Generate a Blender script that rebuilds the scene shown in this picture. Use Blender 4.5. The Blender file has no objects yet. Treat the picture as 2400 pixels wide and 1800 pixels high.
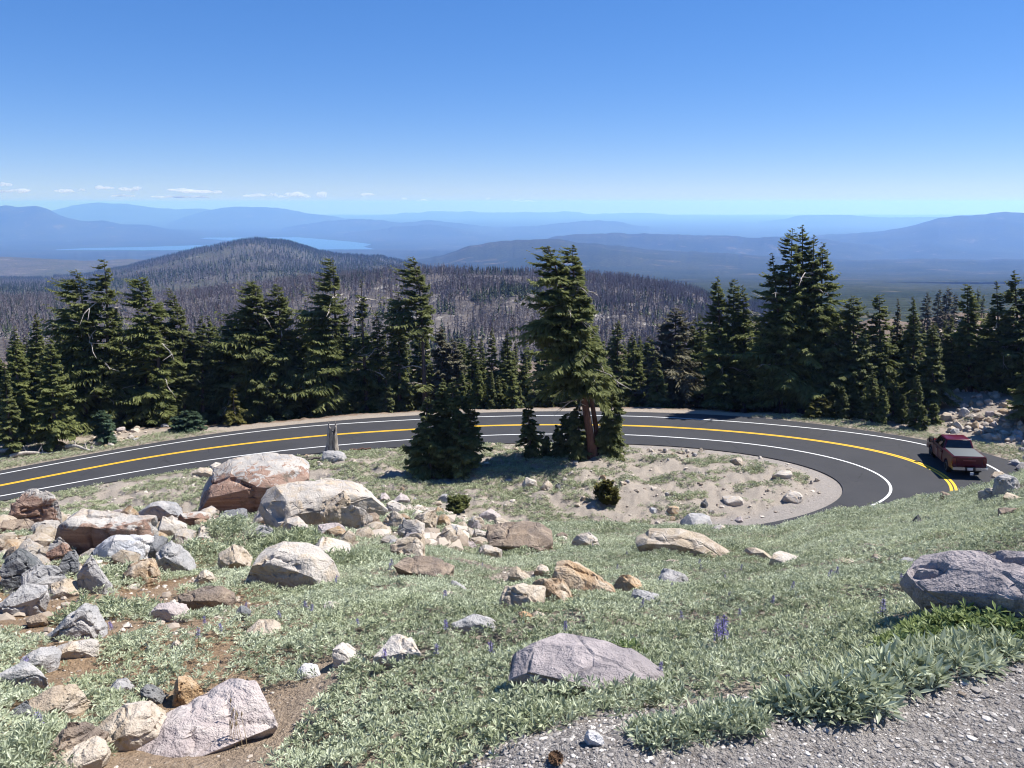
import bpy, bmesh, math, random
import numpy as np
from mathutils import Vector, Matrix
R = math.radians
SC = bpy.context.scene
COL = SC.collection

# ------------------------------------------------------------------ camera, sky, sun, exposure
CAMZ, F, PITCH = 1.65, 1813.0, math.atan((900 - 476) / 1813.0)
cam_d = bpy.data.cameras.new('camera'); cam = bpy.data.objects.new('camera', cam_d); COL.objects.link(cam)
cam.location = (0, 0, CAMZ); cam.rotation_euler = (math.pi / 2 - PITCH, 0, 0)
cam_d.sensor_width = 36; cam_d.lens = 36 * F / 2400; cam_d.clip_start = 0.05; cam_d.clip_end = 300000
SC.camera = cam
SUN_AZ, SUN_EL = 70, 55
W = bpy.data.worlds.new('World'); SC.world = W; W.use_nodes = True
wn = W.node_tree; bg = wn.nodes['Background']
sky = wn.nodes.new('ShaderNodeTexSky'); sky.sky_type = 'NISHITA'; sky.sun_disc = False
sky.sun_elevation = R(SUN_EL); sky.sun_rotation = R(SUN_AZ)
sky.altitude = 2600; sky.air_density = 1.0; sky.dust_density = 0.0; sky.ozone_density = 5.0
hs = wn.nodes.new("ShaderNodeHueSaturation"); hs.inputs["Saturation"].default_value = 1.5; gm_ = wn.nodes.new("ShaderNodeGamma"); gm_.inputs[1].default_value = .62; wn.links.new(sky.outputs[0], gm_.inputs[0]); wn.links.new(gm_.outputs[0], hs.inputs["Color"]); tn = wn.nodes.new("ShaderNodeMix"); tn.data_type = "RGBA"; tn.blend_type = "MULTIPLY"; tn.inputs[0].default_value = 1; tn.inputs[7].default_value = (.83, .89, 1.17, 1); wn.links.new(hs.outputs[0], tn.inputs[6]); wn.links.new(tn.outputs[2], bg.inputs[0]); bg.inputs[1].default_value = 0.136
sun_d = bpy.data.lights.new('sun', 'SUN'); sun_d.energy = 5.0; sun_d.angle = R(0.53); sun_d.color = (1.0, 0.97, 0.93)
sun = bpy.data.objects.new('sun', sun_d); COL.objects.link(sun)
SUNV = Vector((math.sin(R(SUN_AZ)) * math.cos(R(SUN_EL)), math.cos(R(SUN_AZ)) * math.cos(R(SUN_EL)), math.sin(R(SUN_EL))))
sun.rotation_mode = 'QUATERNION'; sun.rotation_quaternion = SUNV.to_track_quat('Z', 'Y'); sun.location = (0, 0, 200)
SC.view_settings.view_transform = 'Standard'; SC.view_settings.look = 'None'
SC.view_settings.exposure = 0.8; SC.view_settings.gamma = 1; SC.view_settings.use_curve_mapping = False
SC.cycles.use_denoising = True; SC.cycles.filter_width = 1.15; SC.cycles.max_bounces = 6; SC.cycles.transparent_max_bounces = 12
SC.cycles.volume_bounces = 2; SC.cycles.caustics_reflective = False; SC.cycles.caustics_refractive = False

# ------------------------------------------------------------------ numpy helpers
def h2(ix, iy, iz, seed):
    ix = ix.astype(np.int64) & 0xFFFFFFFF; iy = iy.astype(np.int64) & 0xFFFFFFFF; iz = iz.astype(np.int64) & 0xFFFFFFFF
    h = (ix * 374761393 + iy * 668265263 + iz * 1440662683 + seed * 974634541) & 0xFFFFFFFF
    h = ((h ^ (h >> 13)) * 1274126177) & 0xFFFFFFFF
    h = ((h ^ (h >> 16)) * 2246822519) & 0xFFFFFFFF
    return ((h ^ (h >> 15)) & 0xFFFFFF) / float(0xFFFFFF) * 2 - 1
def vnoise(x, y, seed=0, z=None):
    x = np.asarray(x, float); y = np.asarray(y, float)
    i, j = np.floor(x), np.floor(y); a, b = x - i, y - j
    a = a * a * (3 - 2 * a); b = b * b * (3 - 2 * b)
    if z is None:
        k = np.zeros_like(i)
        f = lambda u, v: h2(i + u, j + v, k, seed)
        return (f(0, 0) * (1 - a) + f(1, 0) * a) * (1 - b) + (f(0, 1) * (1 - a) + f(1, 1) * a) * b
    k = np.floor(z); c = z - k; c = c * c * (3 - 2 * c)
    f = lambda u, v, w: h2(i + u, j + v, k + w, seed)
    lo = (f(0, 0, 0) * (1 - a) + f(1, 0, 0) * a) * (1 - b) + (f(0, 1, 0) * (1 - a) + f(1, 1, 0) * a) * b
    hi = (f(0, 0, 1) * (1 - a) + f(1, 0, 1) * a) * (1 - b) + (f(0, 1, 1) * (1 - a) + f(1, 1, 1) * a) * b
    return lo * (1 - c) + hi * c
def fbm(x, y, oct=4, seed=0, z=None, gain=0.5):
    s, amp, tot = 0, 1.0, 0
    for o in range(oct):
        k = 2.03 ** o
        s = s + amp * vnoise(np.asarray(x) * k + 17.3 * o, np.asarray(y) * k - 9.1 * o, seed + o * 7, None if z is None else z * k + 3.7 * o)
        tot += amp; amp *= gain
    return s / tot
def sstep(x, a, b):
    t = np.clip((np.asarray(x, float) - a) / (b - a), 0, 1); return t * t * (3 - 2 * t)
def ray(px, py):
    u = (np.asarray(px, float) - 1200) / F; v = (900 - np.asarray(py, float)) / F
    c, s = math.cos(PITCH), math.sin(PITCH)
    return u, c + v * s, -s + v * c                       # x, y, z with unit forward scale
def at_depth(px, py, Y):                                  # the point at world depth Y seen at a photo pixel
    dx, dy, dz = ray(px, py); t = Y / dy
    return np.stack([dx * t, Y + 0 * t, CAMZ + dz * t], -1)

def mesh_np(name, V, Fc, mats=None, mi=None, smooth=False, tint=None):
    """V (n,3); Fc (m,k) int array of one k, or list of such arrays"""
    me = bpy.data.meshes.new(name)
    Fs = Fc if isinstance(Fc, list) else [Fc]
    V = np.asarray(V, np.float32)
    tot = np.concatenate([np.full(len(f), f.shape[1], np.int32) for f in Fs]); idx = np.concatenate([f.ravel() for f in Fs]).astype(np.int32)
    me.vertices.add(len(V)); me.vertices.foreach_set('co', V.ravel())
    me.loops.add(len(idx)); me.loops.foreach_set('vertex_index', idx)
    me.polygons.add(len(tot)); st = np.concatenate([[0], np.cumsum(tot)[:-1]]).astype(np.int32)
    me.polygons.foreach_set('loop_start', st)
    if mi is not None: me.polygons.foreach_set('material_index', np.asarray(mi, np.int32))
    me.polygons.foreach_set('use_smooth', np.full(len(tot), bool(smooth)))
    if tint is not None:
        a = me.attributes.new('tint', 'FLOAT', 'FACE'); a.data.foreach_set('value', np.asarray(tint, np.float32))
    me.update(calc_edges=True); me.validate(verbose=False)
    for m in (mats or []): me.materials.append(m)
    return me
def add_attr(me, name, vals):
    a = me.attributes.new(name, 'FLOAT', 'POINT'); a.data.foreach_set('value', np.asarray(vals, np.float32))
def link(name, data, parent=None, loc=None):
    o = bpy.data.objects.new(name, data); COL.objects.link(o)
    if parent: o.parent = parent
    if loc is not None: o.location = loc
    return o
def tag(o, label=None, cat=None, group=None, kind=None):
    if label: o['label'] = label
    if cat: o['category'] = cat
    if group: o['group'] = group
    if kind: o['kind'] = kind
    return o
def copy_tree(root):
    r = root.copy(); COL.objects.link(r)
    for ch in list(root.children):
        c = ch.copy(); COL.objects.link(c); c.parent = r
        for g in list(ch.children):
            d = g.copy(); COL.objects.link(d); d.parent = c
    return r
def grid_faces(nr, nc):
    i = np.arange(nr - 1)[:, None] * nc + np.arange(nc - 1)[None]
    return np.stack([i, i + 1, i + nc + 1, i + nc], -1).reshape(-1, 4)

# ------------------------------------------------------------------ materials
class N:
    def __init__(s, name):
        s.m = bpy.data.materials.new(name); s.m.use_nodes = True; s.t = s.m.node_tree
        s.b = s.t.nodes['Principled BSDF']; s.out = s.t.nodes['Material Output']
    def n(s, typ, **kw):
        x = s.t.nodes.new('ShaderNode' + typ)
        for k, v in kw.items(): setattr(x, k, v)
        return x
    def l(s, a, b): s.t.links.new(a, b)
    def setin(s, sock, v):
        if isinstance(v, bpy.types.NodeSocket): s.l(v, sock)
        else:
            if isinstance(v, (tuple, list)) and len(v) == 3 and sock.type == 'RGBA': v = (*v, 1)
            sock.default_value = v
    def coord(s, which='Object'): return s.n('TexCoord').outputs[which]
    def mapped(s, vec, scale):
        m = s.n('Mapping'); s.l(vec, m.inputs[0]); m.inputs['Scale'].default_value = scale; return m.outputs[0]
    def noise(s, vec, scale, detail=4, rough=.55, dist=0.0):
        x = s.n('TexNoise'); s.l(vec, x.inputs['Vector']); x.inputs['Scale'].default_value = scale
        x.inputs['Detail'].default_value = detail; x.inputs['Roughness'].default_value = rough; x.inputs['Distortion'].default_value = dist
        return x.outputs[0]
    def voro(s, vec, scale, feature='F1', out='Distance'):
        x = s.n('TexVoronoi', feature=feature); s.l(vec, x.inputs['Vector']); x.inputs['Scale'].default_value = scale
        return x.outputs[out]
    def rng(s, v, a, b, c=0., d=1.):
        x = s.n('MapRange'); s.setin(x.inputs[0], v)
        for i, q in enumerate((a, b, c, d)): x.inputs[i + 1].default_value = q
        return x.outputs[0]
    def mix(s, f, a, b, blend='MIX'):
        x = s.n('Mix', data_type='RGBA', blend_type=blend); s.setin(x.inputs[0], f); s.setin(x.inputs[6], a); s.setin(x.inputs[7], b)
        return x.outputs[2]
    def math(s, op, a, b=0.0):
        x = s.n('Math', operation=op); s.setin(x.inputs[0], a); s.setin(x.inputs[1], b); return x.outputs[0]
    def attr(s, name): return s.n('Attribute', attribute_name=name).outputs['Fac']
    def bump(s, h, strength=.5, dist=.02, prev=None):
        x = s.n('Bump'); s.setin(x.inputs['Height'], h); x.inputs['Strength'].default_value = strength; x.inputs['Distance'].default_value = dist
        if prev is not None: s.l(prev, x.inputs['Normal'])
        return x.outputs[0]
    def fin(s, col, rough=.8, spec=.3, normal=None, **kw):
        s.setin(s.b.inputs['Base Color'], col); s.setin(s.b.inputs['Roughness'], rough); s.b.inputs['Specular IOR Level'].default_value = spec
        if normal is not None: s.l(normal, s.b.inputs['Normal'])
        for k, v in kw.items(): s.setin(s.b.inputs[k], v)
        return s.m
def plain(name, col, rough=.5, spec=.5, **kw):
    n = N(name); return n.fin(col, rough, spec, **kw)

def rock_mat(name, A, B, C, amount=.35, crack=.5, strata=0.0, fresh=None):
    n = N(name); co = n.coord('Object'); r = n.n('ObjectInfo').outputs['Random']
    add = n.n('VectorMath', operation='ADD'); n.l(co, add.inputs[0])
    sc = n.n('VectorMath', operation='SCALE'); sc.inputs[0].default_value = (31, 17, 23); n.l(r, sc.inputs['Scale']); n.l(sc.outputs[0], add.inputs[1])
    v = add.outputs[0]
    n1 = n.noise(v, 2.2, 6, .65, .4); n2 = n.noise(v, 5.5, 5, .6, .8); n3 = n.noise(v, 38, 3, .7); n4 = n.noise(v, 130, 2, .6)
    c = n.mix(n.rng(n1, .38, .62), A, B)
    c = n.mix(n.rng(n2, .62 - amount * .35, .70), c, C)
    if fresh is not None:
        st = n.noise(n.mapped(v, (.6, .6, 9)), 1.6, 5, .6, .6)
        fc = n.mix(n.rng(st, .4, .62), fresh[0], fresh[1])
        fc = n.mix(n.rng(n.noise(v, 3.1, 4, .6), .55, .68), fc, fresh[2])
        m = n.math('ADD', n.attr('fresh'), n.rng(n2, .3, .7, -.45, .45))
        c = n.mix(n.rng(m, .45, .6), c, fc)
    dk = n.rng(n3, .30, .44, .62, 1.0)                      # lichen specks and pits
    c = n.mix(1.0, c, n.mix(dk, (.55, .53, .5), (1, 1, 1)), 'MULTIPLY')
    c = n.mix(n.rng(n4, .6, .75, 0, .35), c, (.6, .57, .53))
    h = n.math('ADD', n.math('MULTIPLY', n2, .9), n.math('MULTIPLY', n3, .35))
    e = n.rng(n.voro(n.mapped(v, (1, 1, 1.6)), 2.3, 'DISTANCE_TO_EDGE'), 0.0, .035)
    h = n.math('ADD', h, n.math('MULTIPLY', n.math('MULTIPLY', n.math('SUBTRACT', e, 1.0), n.rng(n1, .42, .6)), crack * .45))
    if strata:
        st2 = n.noise(n.mapped(v, (.8, .8, 13)), 1.3, 5, .65, .5); h = n.math('ADD', h, n.math('MULTIPLY', st2, strata))
    b = n.bump(h, .9, .05); b = n.bump(n4, .35, .008, b)
    return n.fin(c, .88, .25, b)
ROCK = {
 'pale': rock_mat('pale_stone', (.50, .45, .39), (.37, .335, .30), (.47, .37, .26), .4),
 'grey': rock_mat('grey_stone', (.36, .345, .33), (.25, .245, .245), (.42, .39, .36), .5),
 'dark': rock_mat('dark_stone', (.17, .17, .175), (.10, .105, .105), (.26, .25, .24), .4, .7),
 'pink': rock_mat('pink_stone', (.43, .365, .34), (.34, .285, .27), (.50, .44, .40), .5),
 'purple': rock_mat('purple_stone', (.30, .262, .255), (.22, .193, .193), (.40, .345, .33), .4, .8),
 'tan': rock_mat('tan_stone', (.44, .36, .26), (.33, .26, .19), (.50, .44, .37), .5),
 'ochre': rock_mat('ochre_stone', (.40, .265, .14), (.30, .21, .135), (.47, .40, .31), .5),
 'brown': rock_mat('brown_stone', (.25, .185, .13), (.17, .135, .11), (.38, .30, .22), .4, .6),
 'white': rock_mat('white_stone', (.56, .54, .52), (.42, .42, .43), (.50, .45, .40), .3),
 'red': rock_mat('red_faced_stone', (.46, .42, .37), (.33, .31, .29), (.42, .33, .25), .4, .6, .5,
                 ((.24, .145, .105), (.33, .225, .17), (.14, .11, .085))),
}
def soil_mat():
    n = N('hillside_soil'); g = n.n('NewGeometry').outputs['Position']
    n1 = n.noise(g, .9, 6, .6); n2 = n.noise(g, 6, 5, .65); n3 = n.noise(g, 45, 3, .7)
    left = n.mix(n.rng(n1, .35, .65), (.28, .18, .10), (.36, .26, .17))
    mead = n.mix(n.rng(n1, .35, .65), (.37, .315, .255), (.32, .28, .235))
    grav = n.mix(n.rng(n2, .35, .65), (.245, .222, .205), (.33, .30, .272))
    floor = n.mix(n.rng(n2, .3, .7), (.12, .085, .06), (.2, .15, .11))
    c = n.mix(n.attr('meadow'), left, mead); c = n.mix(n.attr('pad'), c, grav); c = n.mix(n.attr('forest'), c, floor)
    c = n.mix(n.rng(n3, .58, .72, 0, .5), c, (.52, .46, .40))
    c = n.mix(n.rng(n3, .30, .44, .6, 0), c, (.10, .075, .055)); n5 = n.noise(g, 17, 5, .75); c = n.mix(n.rng(n5, .33, .5, .45, 0), c, (.11, .08, .055)); c = n.mix(n.rng(n5, .6, .7, 0, .4), c, (.42, .36, .30))
    h = n.math('ADD', n.math('ADD', n.math('MULTIPLY', n2, .6), n.math('MULTIPLY', n3, .4)), n.math('MULTIPLY', n5, .9))
    return n.fin(c, .95, .15, n.bump(h, 1.0, .07))
SOIL = soil_mat()
def asphalt_mat():
    n = N('asphalt'); g = n.n('NewGeometry').outputs['Position']
    n1 = n.noise(g, .25, 4, .6); n2 = n.noise(g, 60, 2, .7); n3 = n.noise(g, 5, 4, .6)
    c = n.mix(n.rng(n1, .35, .65), (.036, .036, .0385), (.044, .0435, .046))
    c = n.mix(n.rng(n2, .5, .8, 0, .5), c, (.10, .10, .10)); c = n.mix(n.rng(n3, .6, .75, 0, .25), c, (.028, .028, .029)); cr = n.voro(n.mapped(g, (.22, .22, .22)), 1.0, 'DISTANCE_TO_EDGE'); c = n.mix(n.rng(n.math('ADD', cr, n.rng(n.noise(g, 2.5, 4, .7), .2, .8, -.02, .02)), .0, .006, .5, 0), c, (.018, .018, .018)); c = n.mix(n.rng(n.noise(n.mapped(g, (1, 1, 1)), .9, 5, .7), .56, .72, 0, .22), c, (.075, .072, .068))
    return n.fin(c, .85, .2, n.bump(n2, .4, .01))
ASPH = asphalt_mat()
def paint_mat(name, col):
    n = N(name); g = n.n('NewGeometry').outputs['Position']
    w = n.noise(g, 9, 5, .7); return n.fin(n.mix(n.rng(w, .58, .75, 0, .6), col, (.16, .15, .14)), .6, .4)
YEL = paint_mat('yellow_road_paint', (.80, .47, .02)); WHT = paint_mat('white_road_paint', (.78, .77, .74))

# ------------------------------------------------------------------ the road, traced as curves lying on one tilted plane
K = 15.3 / 16
def plane(x, y): return CAMZ - 15.3 + .03 * x - .056 * y
def to_plane(P):
    P = np.array(P, float); dx, dy, dz = ray(P[:, 0], P[:, 1]); t = -15.3 / (dz - .03 * dx + .056 * dy)
    return np.stack([dx * t, dy * t], 1)
OUTER = [(0,1111.6),(181,1077),(362,1045),(542,1017.5),(700,1000),(800,993),(973.6,983),(1125.5,976),(1306,973),(1462,974),(1600,979.5),(1781,992),(1962,1008.5),(2106,1028),(2168,1039),(2305,1079),(2367,1109)]
YELLOW = [(0,1138),(181,1102.5),(362,1068),(542,1043),(700,1025.5),(800,1016.5),(959,1006.7),(1125.5,997),(1306,994.8),(1451,996),(1600,1002),(1781,1015.7),(1962,1037.4),(2142.5,1073.6),(2215,1111.6),(2240,1130),(2251,1146)]
INNER = [(65,1151),(181,1129.7),(362,1097),(542,1070),(700,1051.5),(800,1042),(973.6,1029),(1143.6,1019),(1324,1016.5),(1462,1017.5),(1600,1025.5),(1781,1041),(1925.5,1064.5),(2034,1093.5),(2088,1122.4),(2104.5,1146),(2095.5,1164),(2066.6,1184)]
IEDGE = [(130,1152),(260,1129),(455,1097),(640,1073),(800,1055.5),(959,1046.5),(1143.6,1039),(1300,1037),(1451,1039),(1600,1045.5),(1781,1066),(1889,1090),(1961.7,1117),(1987,1142),(1976,1167.6),(1943.6,1189),(1871,1211),(1802.5,1231)]
OEDGE = [(0,1103),(181,1069),(362,1037),(542,1009.5),(800,984),(960,973.5),(1125,966.5),(1306,963),(1462,964.5),(1640,969.5),(1817,981),(2034,1008.5),(2179,1032),(2305,1059),(2400,1086)]
def spline(P, n=240, pre=(), post=(), it=10):
    P = np.concatenate([np.array(q, float).reshape(-1, 2) for q in (pre, P, post) if len(q)])
    P = np.concatenate([P[:1], P[1:-1] * .6 + .2 * (P[:-2] + P[2:]) + .0, P[-1:]]) * .5 + P * .5
    A = np.concatenate([2 * P[:1] - P[1:2], P, 2 * P[-1:] - P[-2:-1]]); Q = []
    for k in range(1, len(A) - 2):                        # centripetal-like Catmull-Rom through the traced points
        p0, p1, p2, p3 = A[k - 1:k + 3]; d = np.linalg.norm(p2 - p1); t = np.linspace(0, 1, 24, endpoint=False)[:, None]
        m1 = (p2 - p0) / (np.linalg.norm(p2 - p0) + 1e-9) * d; m2 = (p3 - p1) / (np.linalg.norm(p3 - p1) + 1e-9) * d
        Q.append((2 * t ** 3 - 3 * t ** 2 + 1) * p1 + (t ** 3 - 2 * t ** 2 + t) * m1 + (-2 * t ** 3 + 3 * t ** 2) * p2 + (t ** 3 - t ** 2) * m2)
    Q = np.concatenate(Q + [P[-1:]]); d = np.r_[0, np.cumsum(np.linalg.norm(np.diff(Q, axis=0), axis=1))]
    t = np.linspace(0, d[-1], n); Q = np.stack([np.interp(t, d, Q[:, i]) for i in (0, 1)], 1)
    for _ in range(it): Q[1:-1] += .5 * ((Q[:-2] + Q[2:]) / 2 - Q[1:-1])
    return Q
HID = np.array([(26.3, 42.9), (24.3, 41.0), (21.3, 38.9), (17, 36.8), (11, 34.6), (4, 33), (-8, 32.2), (-24, 32.6), (-46, 34)])
def off(c, d):                                            # offset of the hidden stretch, towards the viewer for negative d
    t = np.gradient(c, axis=0); t /= np.linalg.norm(t, axis=1)[:, None]
    return c + d * np.stack([t[:, 1], -t[:, 0]], 1)
LEFT = lambda P, k=1: [P[0] + (P[0] - P[2]) / np.linalg.norm(P[0] - P[2]) * s for s in (44, 26, 10)]
po, py_, pi_, pie, poe = (to_plane(x) for x in (OUTER, YELLOW, INNER, IEDGE, OEDGE))
c_y = spline(py_, pre=LEFT(py_), post=HID)
c_o = spline(po, pre=LEFT(po), post=off(HID, -3.6)[0:])
c_i = spline(pi_, pre=LEFT(pi_), post=off(HID, 2.7)[3:])
c_ie = spline(pie, pre=LEFT(pie), post=off(HID, 4.6)[5:])
c_oe = spline(poe, pre=LEFT(poe), post=[(33.7, 45.6)] + off(HID, -5.0)[0:].tolist())
ROADPOLY = np.concatenate([c_oe, c_ie[::-1]])
def seg_dist(P, poly, closed=True):
    A = poly; B = np.roll(poly, -1, 0) if closed else poly[1:]
    if not closed: A = poly[:-1]
    out = np.empty(len(P))
    for s in range(0, len(P), 20000):
        p = P[s:s + 20000]; best = np.full(len(p), 1e18)
        for a, b in zip(A, B):
            w = b - a; L = w @ w + 1e-12
            t = np.clip(((p - a) @ w) / L, 0, 1); d = p - a - t[:, None] * w
            best = np.minimum(best, d[:, 0] ** 2 + d[:, 1] ** 2)
        out[s:s + 20000] = np.sqrt(best)
    return out
def inside(P, poly):
    x, y = P[:, 0], P[:, 1]; r = np.zeros(len(P), bool); B = np.roll(poly, 1, 0)
    for (x1, y1), (x2, y2) in zip(poly, B):
        if y1 == y2: continue
        c = ((y1 > y) != (y2 > y)) & (x < (x2 - x1) * (y - y1) / (y2 - y1) + x1); r ^= c
    return r
RP = ROADPOLY[::4]; MEADOWPOLY = c_ie[::2]

# ------------------------------------------------------------------ the near terrain as one height function
def q_of(px, py): dx, dy, dz = ray(px, py); return dx / dy
CREST = [(-500,1205,15),(0,1195,16.5),(300,1197,17.5),(500,1200,18),(650,1198,18.5),(850,1186,19),(960,1182,19.5),(1030,1188,19.5),(1100,1218,19.5),(1170,1234,19.5),(1500,1234,20),(1700,1236,20),(1817,1239,20),(1907,1214,19.5),(1962,1200,19),(2063,1192,19),(2142,1173,18.5),(2244,1154,18),(2316,1134,17),(2363,1119,16.5),(2420,1102,16),(2900,1030,14)]
_c = np.array(CREST, float); _dx, _dy, _dz = ray(_c[:, 0], _c[:, 1]); CQ = _dx / _dy; CD = _c[:, 2]; CZ = CAMZ + _dz / _dy * CD
GEDGE = [(600,2500),(1000,2050),(1230,1792),(1363,1745),(1500,1738),(1688,1719),(1800,1700),(1878,1684),(2013,1640),(2122,1597),(2285,1573),(2400,1567),(2700,1545)]
_g = np.array(GEDGE, float); _gx, _gy, _gz = ray(_g[:, 0], _g[:, 1]); GQ = _gx / _gy; GD = -CAMZ * _gy / _gz
def near_slope(x, y):
    yy = np.maximum(y, .4); q = np.clip(x / yy, -1.3, 1.3)
    D = np.interp(q, CQ, CD); Z = np.interp(q, CQ, CZ); r0 = np.interp(q, GQ, GD)
    k = (y - r0) / (D - r0); z = Z * np.clip(k, 0, 1)
    z = z - .55 * np.clip(k, 0, 1) * (1 - np.clip(k, 0, 1)) * 0
    ov = np.maximum(y - D, 0); z = z - (ov * 1.35 - .9 * (1 - np.exp(-ov / .9)) * .6)
    return z, k
def ground(x, y, detail=True, info=False):
    x = np.asarray(x, float).ravel(); y = np.asarray(y, float).ravel(); P = np.stack([x, y], 1)
    zn, k = near_slope(x, y)
    n_big = fbm(x * .45, y * .45, 4, 3); n_s = fbm(x * 2.1, y * 2.1, 3, 11)
    zn = zn + (n_big * .22 + n_s * .05) * sstep(k, .0, .12) * (1 - .6 * sstep(k, .8, 1)) + .012 * n_s
    z = zn.copy(); sd = np.full(len(x), 99.0); mead = np.zeros(len(x)); forest = np.zeros(len(x))
    far = y > 22
    if far.any():
        p = P[far]; xf, yf = x[far], y[far]
        ins_m = inside(p, MEADOWPOLY)
        d = np.full(len(p), 300.0); cl = (yf < 130) & (np.abs(xf) < 140)
        if cl.any(): d[cl] = seg_dist(p[cl], RP)
        if (~cl).any():
            d[~cl] = np.hypot(np.maximum(np.abs(xf[~cl]) - 45, 0), np.maximum(yf[~cl] - 62, 0))
        ins = inside(p, RP); s = np.where(ins, -d, d)
        pl = plane(xf, np.minimum(yf, 75))
        m = pl + np.minimum(.7, .12 * d) * (.6 + .4 * n_big[far]) + .18 * n_s[far] * sstep(d, .3, 2) + .3 * n_big[far] * sstep(d, .5, 3)
        q = xf / yf
        e0 = np.interp(q, [-.7, -.5, -.36, -.2, .3, .45, .55, .7], [9, 6, 1.8, 1.3, 1.3, 2.0, 9, 16])
        sl = np.interp(q, [-.7, -.3, 0, .25, .45, .6], [.24, .34, .38, .33, .22, .20])
        ee = np.maximum(d - e0, 0)
        drop = sl * np.minimum(ee, 90) + .09 * np.maximum(ee - 90, 0) - sl * 1.5 * (1 - np.exp(-ee / 1.5))
        bank = 1.6 * sstep(q, .5, .6) * sstep(d, 3, 12)
        knob = 7.5 * np.exp(-(((xf - 118) / 26) ** 2 + ((yf - 200) / 34) ** 2)) + 5 * fbm(xf * .05, yf * .05, 3, 8) * sstep(d, 20, 60)
        b = pl - drop + bank + knob + (.12 * n_s[far] + .25 * n_big[far]) * sstep(d, .3, 3) - 80 * sstep(yf, 330, 430)
        out = np.maximum(zn[far], b)
        zz = np.where(ins, pl - .07, np.where(ins_m, m, out))
        t = sstep(d, 0, .8); zz = np.where(ins, zz, (pl - .07) * (1 - t) + zz * t)
        z[far] = zz; sd[far] = s; mead[far] = ins_m
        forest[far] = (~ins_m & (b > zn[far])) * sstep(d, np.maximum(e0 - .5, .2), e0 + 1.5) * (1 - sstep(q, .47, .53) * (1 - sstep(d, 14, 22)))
    if info: return z, sd, mead, forest, k
    return z
def at(px, py):                                           # first ground point seen at a photo pixel
    dx, dy, dz = (float(v) for v in ray(px, py)); Y = np.geomspace(1.3, 320, 1500); t = Y / dy
    g = ground(dx * t, Y); below = CAMZ + dz * t < g
    i = int(np.argmax(below)) if below.any() else len(Y) - 1
    i0 = max(i - 1, 0); Ys = np.linspace(Y[i0], Y[i], 40); t = Ys / dy; g = ground(dx * t, Ys)
    bl = CAMZ + dz * t < g; j = int(np.argmax(bl)) if bl.any() else 39
    return Vector((dx * t[j], Ys[j], float(g[j])))
def gz(x, y): return float(ground([x], [y])[0])

nr, nc = 760, 760
yy = np.geomspace(2.2, 440, nr) - 6; qq = np.linspace(-1, 1, nc); qq = np.sign(qq) * (np.abs(qq) * .72 + np.abs(qq) ** 4 * .7)
X = ((yy + 6)[:, None] * qq[None]).ravel(); Y = np.repeat(yy, nc)
Z, SD, MD, FO, KK = ground(X, Y, info=True)
gm = mesh_np('ground', np.stack([X, Y, Z], 1), grid_faces(nr, nc), [SOIL], smooth=True)
add_attr(gm, 'meadow', np.maximum(MD, ((Y > 22) & (MD < .5) & (FO < .5)) * .9) * .999 + (Y < 22) * .85 * sstep(X + .25 * Y + .8 * fbm(X * .5, Y * .5, 3, 5), -1.5, 1.0))
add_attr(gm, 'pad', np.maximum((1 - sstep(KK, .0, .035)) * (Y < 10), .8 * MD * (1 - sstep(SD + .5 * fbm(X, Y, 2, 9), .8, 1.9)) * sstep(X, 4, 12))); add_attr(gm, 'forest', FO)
tag(link('ground', gm), kind='structure')

def ribbon(c, w, lift, name, mat, uneven=0):
    t = np.gradient(c, axis=0); t /= np.linalg.norm(t, axis=1)[:, None]; nrm = np.stack([-t[:, 1], t[:, 0]], 1)
    V = []
    for s in (-.5, .5):
        p = c + nrm * w * s; V.append(np.column_stack([p, plane(p[:, 0], p[:, 1]) + lift]))
    V = np.concatenate(V); n = len(c); i = np.arange(n - 1)
    return mesh_np(name, V, np.stack([i, i + 1, i + 1 + n, i + n], 1), [mat])
n = len(c_oe); i = np.arange(n - 1)
def resamp(c, n):
    d = np.r_[0, np.cumsum(np.linalg.norm(np.diff(c, axis=0), axis=1))]; t = np.linspace(0, d[-1], n)
    return np.stack([np.interp(t, d, c[:, k]) for k in (0, 1)], 1)
from mathutils.geometry import tessellate_polygon
bm = bmesh.new()
top = [Vector((p[0], p[1], plane(*p))) for p in ROADPOLY]
tris = tessellate_polygon([top])
vt = [bm.verts.new(v) for v in top]; vb = [bm.verts.new(v - Vector((0, 0, .12))) for v in top]
for a, b, c in tris:
    try: bm.faces.new((vt[a], vt[b], vt[c]))
    except ValueError: pass
for a in range(len(vt)):
    b = (a + 1) % len(vt); bm.faces.new((vt[a], vt[b], vb[b], vb[a]))
bmesh.ops.recalc_face_normals(bm, faces=bm.faces)
rm = bpy.data.meshes.new('road'); bm.to_mesh(rm); bm.free(); rm.materials.append(ASPH)
road = tag(link('road', rm), kind='structure')
def smooth_line(c, n=600):
    c = resamp(c, n)
    for _ in range(25): c[1:-1] += .5 * ((c[:-2] + c[2:]) / 2 - c[1:-1])
    return c
for nm, c, w, m in (('edge_line', c_o, .15, WHT), ('edge_line', c_i, .15, WHT)):
    link(nm, ribbon(smooth_line(c), w, .005, nm, m), road)
tt = smooth_line(c_y); g_ = np.gradient(tt, axis=0); g_ /= np.linalg.norm(g_, axis=1)[:, None]; nn_ = np.stack([-g_[:, 1], g_[:, 0]], 1)
for s in (-.125, .125): link('centre_line', ribbon(tt + nn_ * s, .165, .005, 'centre_line', YEL), road)

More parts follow.
